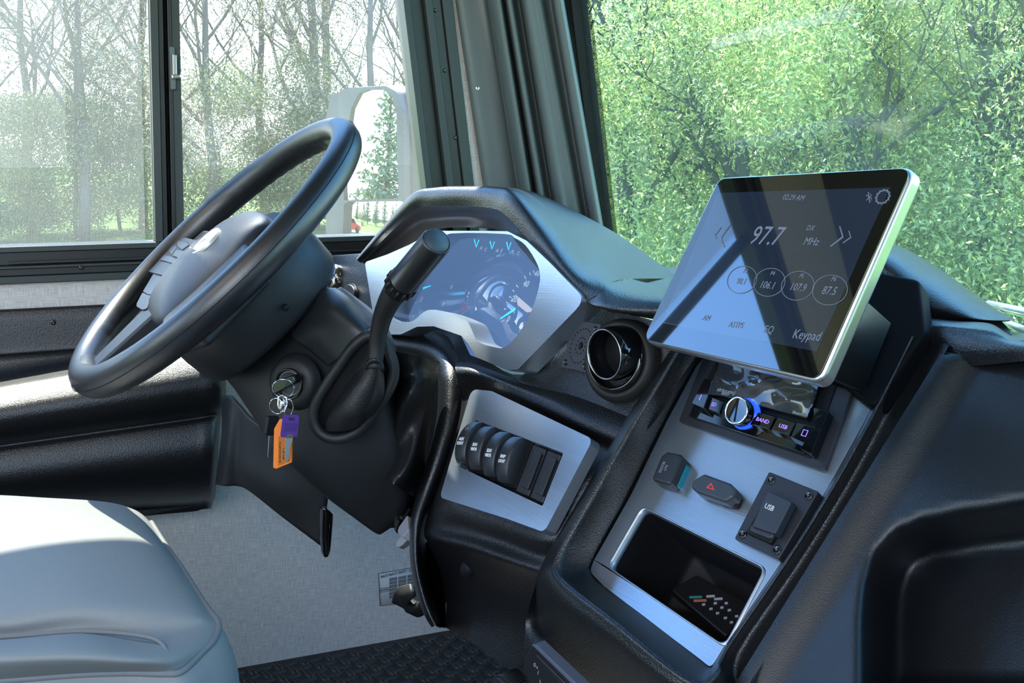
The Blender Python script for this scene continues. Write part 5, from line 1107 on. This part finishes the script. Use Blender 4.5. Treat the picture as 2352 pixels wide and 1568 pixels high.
lc = nmat('lcd figures', (.10, .12, .16), .5, emit=(.50, .58, .78), emit_s=.10)
def tt(s, x, y, sz, sh=.25): return text('screen_text', s, lc, scr, TP, x, y, x+60, y+(3 if y < 600 else 6), sz, h=.0010, shear=sh, depthz=.0001, sx=.8)
tt('97.7', 1758, 543, 0.0248); tt('MHz', 1863, 555, 0.0099); tt('DX', 1861, 524, 0.0068); tt('02:29 AM', 1822, 454, 0.0074); tt('P3', 1712, 622, 0.0056); tt('98.1', 1702, 646, 0.0081); tt('P4', 1774, 628, 0.0056); tt('106.1', 1762, 655, 0.0093); tt('P5', 1841, 634, 0.0056); tt('107.9', 1832, 660, 0.0093); tt('P6', 1915, 641, 0.0056); tt('87.5', 1904, 668, 0.0099)
tt('Keypad', 1852, 770, 0.0112); tt('EQ', 1765, 757, 0.0093); tt('ASTPS', 1690, 746, 0.0074); tt('AM', 1622, 730, 0.0074)
def loopline(name, pts, r, closed=True): return mk(name, tube([TP.at(x, y, .0011) for x, y in pts], r, 6, closed=closed), lc, scr)
for x, y in ((1704, 642), (1767, 648), (1832, 656), (1906, 666)):
    ul = TP.uv(x, y, .001); pts = [TP.w(ul[0]+  .0125*math.cos(t), ul[1]+.0165*math.sin(t), .0011) for t in [2*math.pi*k/40 for k in range(40)]]
    mk('preset_ring', tube(pts, .0003, 6, closed=True), lc, scr)
loopline('seek_arrow', [(1678, 515), (1656, 545), (1660, 560), (1664, 566)], .0006, False); loopline('seek_arrow', [(1656, 522), (1642, 540), (1646, 548)], .0004, False)
loopline('seek_arrow', [(1929, 520), (1936, 544), (1908, 566)], .0007, False); loopline('seek_arrow', [(1950, 530), (1954, 545), (1936, 558)], .0005, False)
loopline('radio_link_symbol', [(1990, 460), (2002, 448), (1994, 441), (1998, 466), (2002, 455), (1990, 448)], .0004, False)
c_ = TP.uv(2028, 452, .001); mk('brightness_symbol', tube([TP.w(c_[0]+(.0052+(.0012 if k % 2 else 0))*math.cos(t), c_[1]+(.0052+(.0012 if k % 2 else 0))*math.sin(t), .0011) for k, t in [(k, 2*math.pi*k/24) for k in range(24)]], .0007, 6, closed=True), lc, scr)
# bracket carrying the tablet
mk('mount_arm', loft([[TP.w(a*s+TP.uv(1790, 700, 0)[0], b*s+TP.uv(1790, 700, 0)[1], h) for a, b in ((-.04, -.03), (.04, -.03), (.04, .03), (-.04, .03))] for s, h in ((1, -.03), (.9, -.06), (.8, -.11))]), PLAST, tb)

# climate panel low on the console
CP = Pl.pts(P(1222, 1482, .955), P(1318, 1568, .915), P(1170, 1560, .985))
cpn = thing('climate_panel', 'climate control panel with ribbed rotary knob, low on the console side', 'climate control', CP.at(1240, 1560))
plate(CP, 'panel_face', nmat('panel black', (.016, .016, .017), .45), cpn, [(1221, 1482), (1230, 1480), (1440, 1680), (1380, 1740), (1190, 1600), (1205, 1510)], h0=-.01, h1=0, bevel=.002, r=.003)
plate(CP, 'panel_edge', nmat('blue-grey edge', (.10, .12, .16), .35), cpn, [(1220, 1480), (1230, 1480), (1440, 1680), (1425, 1680)], h0=-.008, h1=.004, bevel=.0008)
plate(CP, 'panel_bevel', BGREY, cpn, [(1228, 1505), (1232, 1503), (1420, 1690), (1400, 1700)], h0=-.002, h1=.002, bevel=.001)
for s_, x, y in (('0', 1228, 1527), ('*', 1233, 1535), ('1', 1236, 1545), ('2', 1240, 1567)): text('dial_number', s_, GREYPAINT, cpn, CP, x, y, x+20, y+18, .006, h=.0004)
km = frame(CP.at(1196, 1575, .0), (CP.n*1.0+cdir(-.25, .0, 0)).normalized())
kb = mk('rotary_knob', lathe([(.0001, .024), (.0135, .024), (.0150, .0225), (.0155, .0), (.0158, -.002)], 60, km), PLAST, cpn)
for k in range(40): a = 2*math.pi*k/40; mk('grip_rib', boxv((.0155*math.cos(a), .0155*math.sin(a), .011), (.0010, .0010, .020)), PLAST, kb, km, local=True)
mk('knob_ring', lathe([(.0092, .0242), (.0096, .0246), (.0100, .0242)], 40, km), GREYPAINT, kb)

# pedal, sticker, marks on the wall
pd = thing('pedal', 'black pedal arm showing at the edge of the dash, in front of the wall sticker', 'pedal', P(935, 1380, 1.45))
mk('pedal_pad', patch(pgrid([[(948, 1343, 1.44), (915, 1352, 1.46), (904, 1380, 1.48)], [(950, 1358, 1.43), (926, 1368, 1.445), (930, 1392, 1.46)], [(952, 1372, 1.43), (940, 1382, 1.44), (940, 1404, 1.45)]]), 5), RUBBER, pd, solid=.008)
mk('pedal_arm', tube([P(940, 1390, 1.45), P(960, 1400, 1.44), P(1010, 1372, 1.36), P(1070, 1330, 1.25), P(1080, 1300, 1.175)], .010, 12), BLACK, pd)
st = thing('wall_sticker', 'pale fuse chart sticker headed BATT on the wall beside the pedal', 'sticker', onX(905, 1350, WX+.001))
STK = nmat('sticker paper', (.52, .52, .51), .6); INK = nmat('sticker ink', (.07, .07, .07), .7)
plate(WL, 'sticker_sheet', STK, st, [(869, 1317), (1010, 1292), (1010, 1375), (873, 1391)], h0=0, h1=.0008, bevel=0)
mb = MB()
for a, b in (((869, 1317), (1010, 1292)), ((869, 1317), (873, 1391)), ((873, 1391), (1010, 1375))): mb.add(tube([onX(*a, WX+.001), onX(*b, WX+.001)], .0005, 5))
mk('border_line', mb, INK, st)
for x, y in ((880, 1323), (900, 1318), (921, 1313), (942, 1309)): text('heading', 'BATT' if x < 940 else 'IGN', INK, st, WL, x+4, y, x+34, y-6, .0062, h=.0012)
tv_, tf_ = MB(), None
mb = MB()
for c in range(4):
    for r in range(6):
        x = 903+c*21; y = 1328-c*3.6+r*8
        a, b, cc_, dd_ = [onX(xx, yy, WX+.0012) for xx, yy in ((x-8.5, y), (x+8.5, y-3), (x+8.5, y+2.6), (x-8.5, y+5.6))]
        mb.add(tube([a, b, cc_, dd_], .0004, 4, closed=True)); mb.add(tube([a.lerp(dd_, .35), b.lerp(cc_, .35)], .0005, 4)); mb.add(tube([a.lerp(dd_, .7), b.lerp(cc_, .7)], .0005, 4))
a, b, cc_, dd_ = [onX(xx, yy, WX+.0012) for xx, yy in ((872, 1352), (892, 1349), (892, 1357), (872, 1360))]; mb.add(tube([a, b, cc_, dd_], .0005, 4, closed=True)); mb.add(tube([a.lerp(dd_, .5), b.lerp(cc_, .5)], .0007, 4))
mk('fuse_table', mb, INK, st)

# =================================================================== LEFT LEDGE UNDER THE WINDOW
sc = thing('side_console', 'black grained plastic side ledge under the side window, along the left wall', 'side console', onX(250, 1000, WX+.02))
def xr(px, rows_): return [onX(px+dx, py, WX+d) for dx, py, d in rows_]
def prof_at(px):
    t = px/510.0; f_ = lambda a, b: a+(b-a)*t
    L = [(0, f_(714, 688), .004), (0, f_(718, 692), .018), (0, f_(800, 765), .022), (0, f_(816, 778), .026), (0, f_(822, 783), .040), (0, f_(860, 776), .056), (0, f_(886, 797), .142), (0, f_(893, 803), .156), (0, f_(906, 816), .170),
         (0, f_(950, 870), .200), (0, f_(1004, 930), .185), (0, f_(1016, 944), .165), (0, f_(1024, 952), .155), (0, f_(1040, 968), .165), (0, f_(1100, 1030), .175), (0, f_(1150, 1100), .150), (0, f_(1175, 1140), .110), (0, f_(1190, 1152), .060), (0, f_(1215, 1168), .050)]
    return L
g = []
for px in (-900, -600, -300, -150, 0, 100, 200, 300, 400, 450, 490, 512, 519):
    L = prof_at(px)
    if px > 480: L = [(0 if j < 10 else -(j-10)*(4.2 if px > 500 else 3.6), y, max(.004, d*(1 if px < 500 else .92 if px < 515 else .45))) for j, (dx, y, d) in enumerate(L)]
    g.append(xr(px, L))
mk('ledge_body', patch(g, 3, 4), GRAIN2, sc)
plate(WL, 'fixing_flange', GRAIN2, sc, [(250, 1172), (468, 1132), (474, 1130), (468, 1156), (460, 1162), (250, 1200)], h0=.03, h1=.055, bevel=.002)
screw('flange_screw', sc, WL, 402, 1156, .055, .004, GLOSS); screw('panel_screw', sc, WL, 122, 740, .022, .004, GLOSS)

# =================================================================== SEAT
SZ = .475
se = thing('driver_seat', 'pale grey upholstered driver seat cushion with piped edges, close to the side wall', 'seat', onZ(200, 1350, .2))
def sz(px, py, z=SZ): return onZ(px, py, z)
top = [
    [sz(-500, 1180, .47), sz(-260, 1150, .485), sz(-60, 1136, .485), sz(110, 1143, .482), sz(240, 1152, .478), sz(310, 1170, .472), sz(347, 1200, .462)],
    [sz(-500, 1230, .478), sz(-260, 1190, .49), sz(-60, 1170, .492), sz(110, 1172, .492), sz(255, 1184, .488), sz(335, 1212, .48), sz(378, 1250, .462)],
    [sz(-500, 1300, .47), sz(-260, 1270, .485), sz(-50, 1250, .49), sz(130, 1235, .492), sz(290, 1245, .488), sz(380, 1285, .478), sz(420, 1310, .462)],
    [sz(-500, 1380, .465), sz(-260, 1360, .475), sz(-40, 1345, .485), sz(150, 1320, .49), sz(325, 1330, .486), sz(425, 1360, .476), sz(458, 1370, .462)],
    [sz(-500, 1440, .462), sz(-250, 1430, .47), sz(-20, 1425, .478), sz(170, 1395, .486), sz(345, 1400, .482), sz(450, 1410, .474), sz(484, 1408, .462)],
    [sz(-500, 1475, .455), sz(-250, 1472, .462), sz(20, 1462, .466), sz(190, 1447, .470), sz(345, 1458, .470), sz(460, 1440, .468), sz(502, 1434, .460)],
    [sz(-500, 1500, .460), sz(-250, 1495, .475), sz(0, 1475, .487), sz(180, 1462, .488), sz(330, 1490, .480), sz(430, 1480, .470), sz(492, 1468, .459)],
    [sz(-500, 1540, .47), sz(-240, 1530, .485), sz(0, 1515, .492), sz(180, 1510, .49), sz(320, 1520, .48), sz(400, 1518, .470), sz(462, 1500, .459)],
    [sz(-500, 1590, .458), sz(-240, 1580, .46), sz(0, 1562, .462), sz(180, 1548, .462), sz(300, 1544, .461), sz(380, 1546, .460), sz(418, 1541, .459)]]
mk('cushion_top', patch(top, 6), SEATM, se)
edge = [top[i][6] for i in range(8)]+[top[8][6], top[8][5], top[8][4], top[8][3], top[8][2], top[8][1], top[8][0]]
mk('piping', tube(smooth_loop(edge, 6, False), .0030, 10), PIPING, se)
cen = V((-1.35, -.35, .3))
def skirt(dz, out):
    r = []
    for i, p in enumerate(edge):
        d = V((p.x-(-1.28), p.y-(-.30), 0)).normalized(); r.append(p+d*out+V((0, 0, dz)))
    return r
mk('cushion_side', patch([edge, skirt(-.012, .010), skirt(-.04, .020), skirt(-.10, .022), skirt(-.16, .012), skirt(-.20, -.03)], 5), SEATM, se)
sm = smooth_loop([sz(-300, 1478, .468), sz(20, 1462, .472), sz(190, 1450, .476), sz(345, 1464, .477), sz(385, 1497, .474)], 6, False)
mk('bolster_seam', tube(sm, .0018, 8), PIPING, se)
mk('seat_pedestal', boxv((-1.22, -.26, .145), (.34, .34, .29)), BLACK, se, bevel=.02)

# =================================================================== OUTSIDE MIRROR
mr = thing('side_mirror', 'tall grey outside mirror with a flat upper glass and a wide-angle lower glass', 'mirror', MPOS)
vdir = (MPOS-CAMLOC).normalized()
MN = (V((rdir.x, rdir.y, .035))-vdir).normalized()
MP = Pl(P(870, 370, 2.12), V((-MN.y, MN.x, 0)), MN)
GREYM = nmat('weathered mirror housing', (.11, .115, .12), .45, spec=.5, var=.3, vscale=18)
mo = [(748, 600), (750, 262), (762, 218), (800, 202), (885, 197), (912, 212), (926, 262), (930, 470), (932, 600)]
mo_uv = rnd([MP.uv(a, b) for a, b in mo], .02)
g1 = rnd([MP.uv(a, b) for a, b in [(799, 300), (806, 250), (824, 214), (845, 206), (880, 206), (900, 222), (910, 262), (915, 448), (912, 456), (790, 460), (788, 430)]], .004)
g2c = [(786, 556), (790, 470), (800, 463), (922, 461), (929, 470), (926, 556)]
g2 = rnd([MP.uv(a, b) for a, b in g2c], .004)
mk('face_frame', prism2(mo_uv, [g1, g2], -.02, .0), GREYM, mr, MP.mat(), local=True, bevel=.003)
cmx = sum(p[0] for p in mo_uv)/len(mo_uv); cmy = sum(p[1] for p in mo_uv)/len(mo_uv)
mk('housing', loft([[V((cmx+(a-cmx)*s, cmy+(b-cmy)*s, h)) for a, b in mo_uv] for s, h in ((.99, -.014), (1.03, -.022), (1.04, -.06), (.98, -.11), (.75, -.14), (.1, -.15))], True, True), GREYM, mr, MP.mat(), local=True)
MIRR = nmat('mirror silver', (.93, .95, .95), .0, metal=1)
mk('upper_glass', prism2(g1, [], -.012, -.006), MIRR, mr, MP.mat(), local=True, smooth=False)
us_ = [p[0] for p in g2]; vs_ = [p[1] for p in g2]; uc, vc_ = (min(us_)+max(us_))/2, (min(vs_)+max(vs_))/2; gv, gf = [], []
for j in range(17):
    for i in range(25):
        u_ = min(us_)+(max(us_)-min(us_))*i/24; v_ = min(vs_)+(max(vs_)-min(vs_))*j/16
        gv.append(V((u_, v_, -.006-((u_-uc)**2+(v_-vc_)**2)/(2*.9))))
gf = [(j*25+i, j*25+i+1, (j+1)*25+i+1, (j+1)*25+i) for j in range(16) for i in range(24)]
mk('wide_angle_glass', (gv, gf), MIRR, mr, MP.mat(), local=True)
mk('mirror_arm', tube([MP.w(cmx, min(p[1] for p in mo_uv), -.06), MP.w(cmx, min(p[1] for p in mo_uv)-.1, -.06), V((-1.85, .80, .42)), V((-1.76, .86, .42))], .02, 12), GREYM, mr)
# wiper behind the glass at the right
wp_ = thing('windshield_wiper', 'silver windshield wiper arm resting outside at the lower right of the glass', 'wiper', P(2320, 735, 1.3))
mk('wiper_arm', tube([P(2270, 700, 1.32), P(2330, 712, 1.28), P(2420, 730, 1.22)], .006, 8), SILVER, wp_)
mk('wiper_blade', tube([P(2285, 712, 1.31), P(2320, 745, 1.26), P(2360, 760, 1.22)], .005, 8), SILVER, wp_)
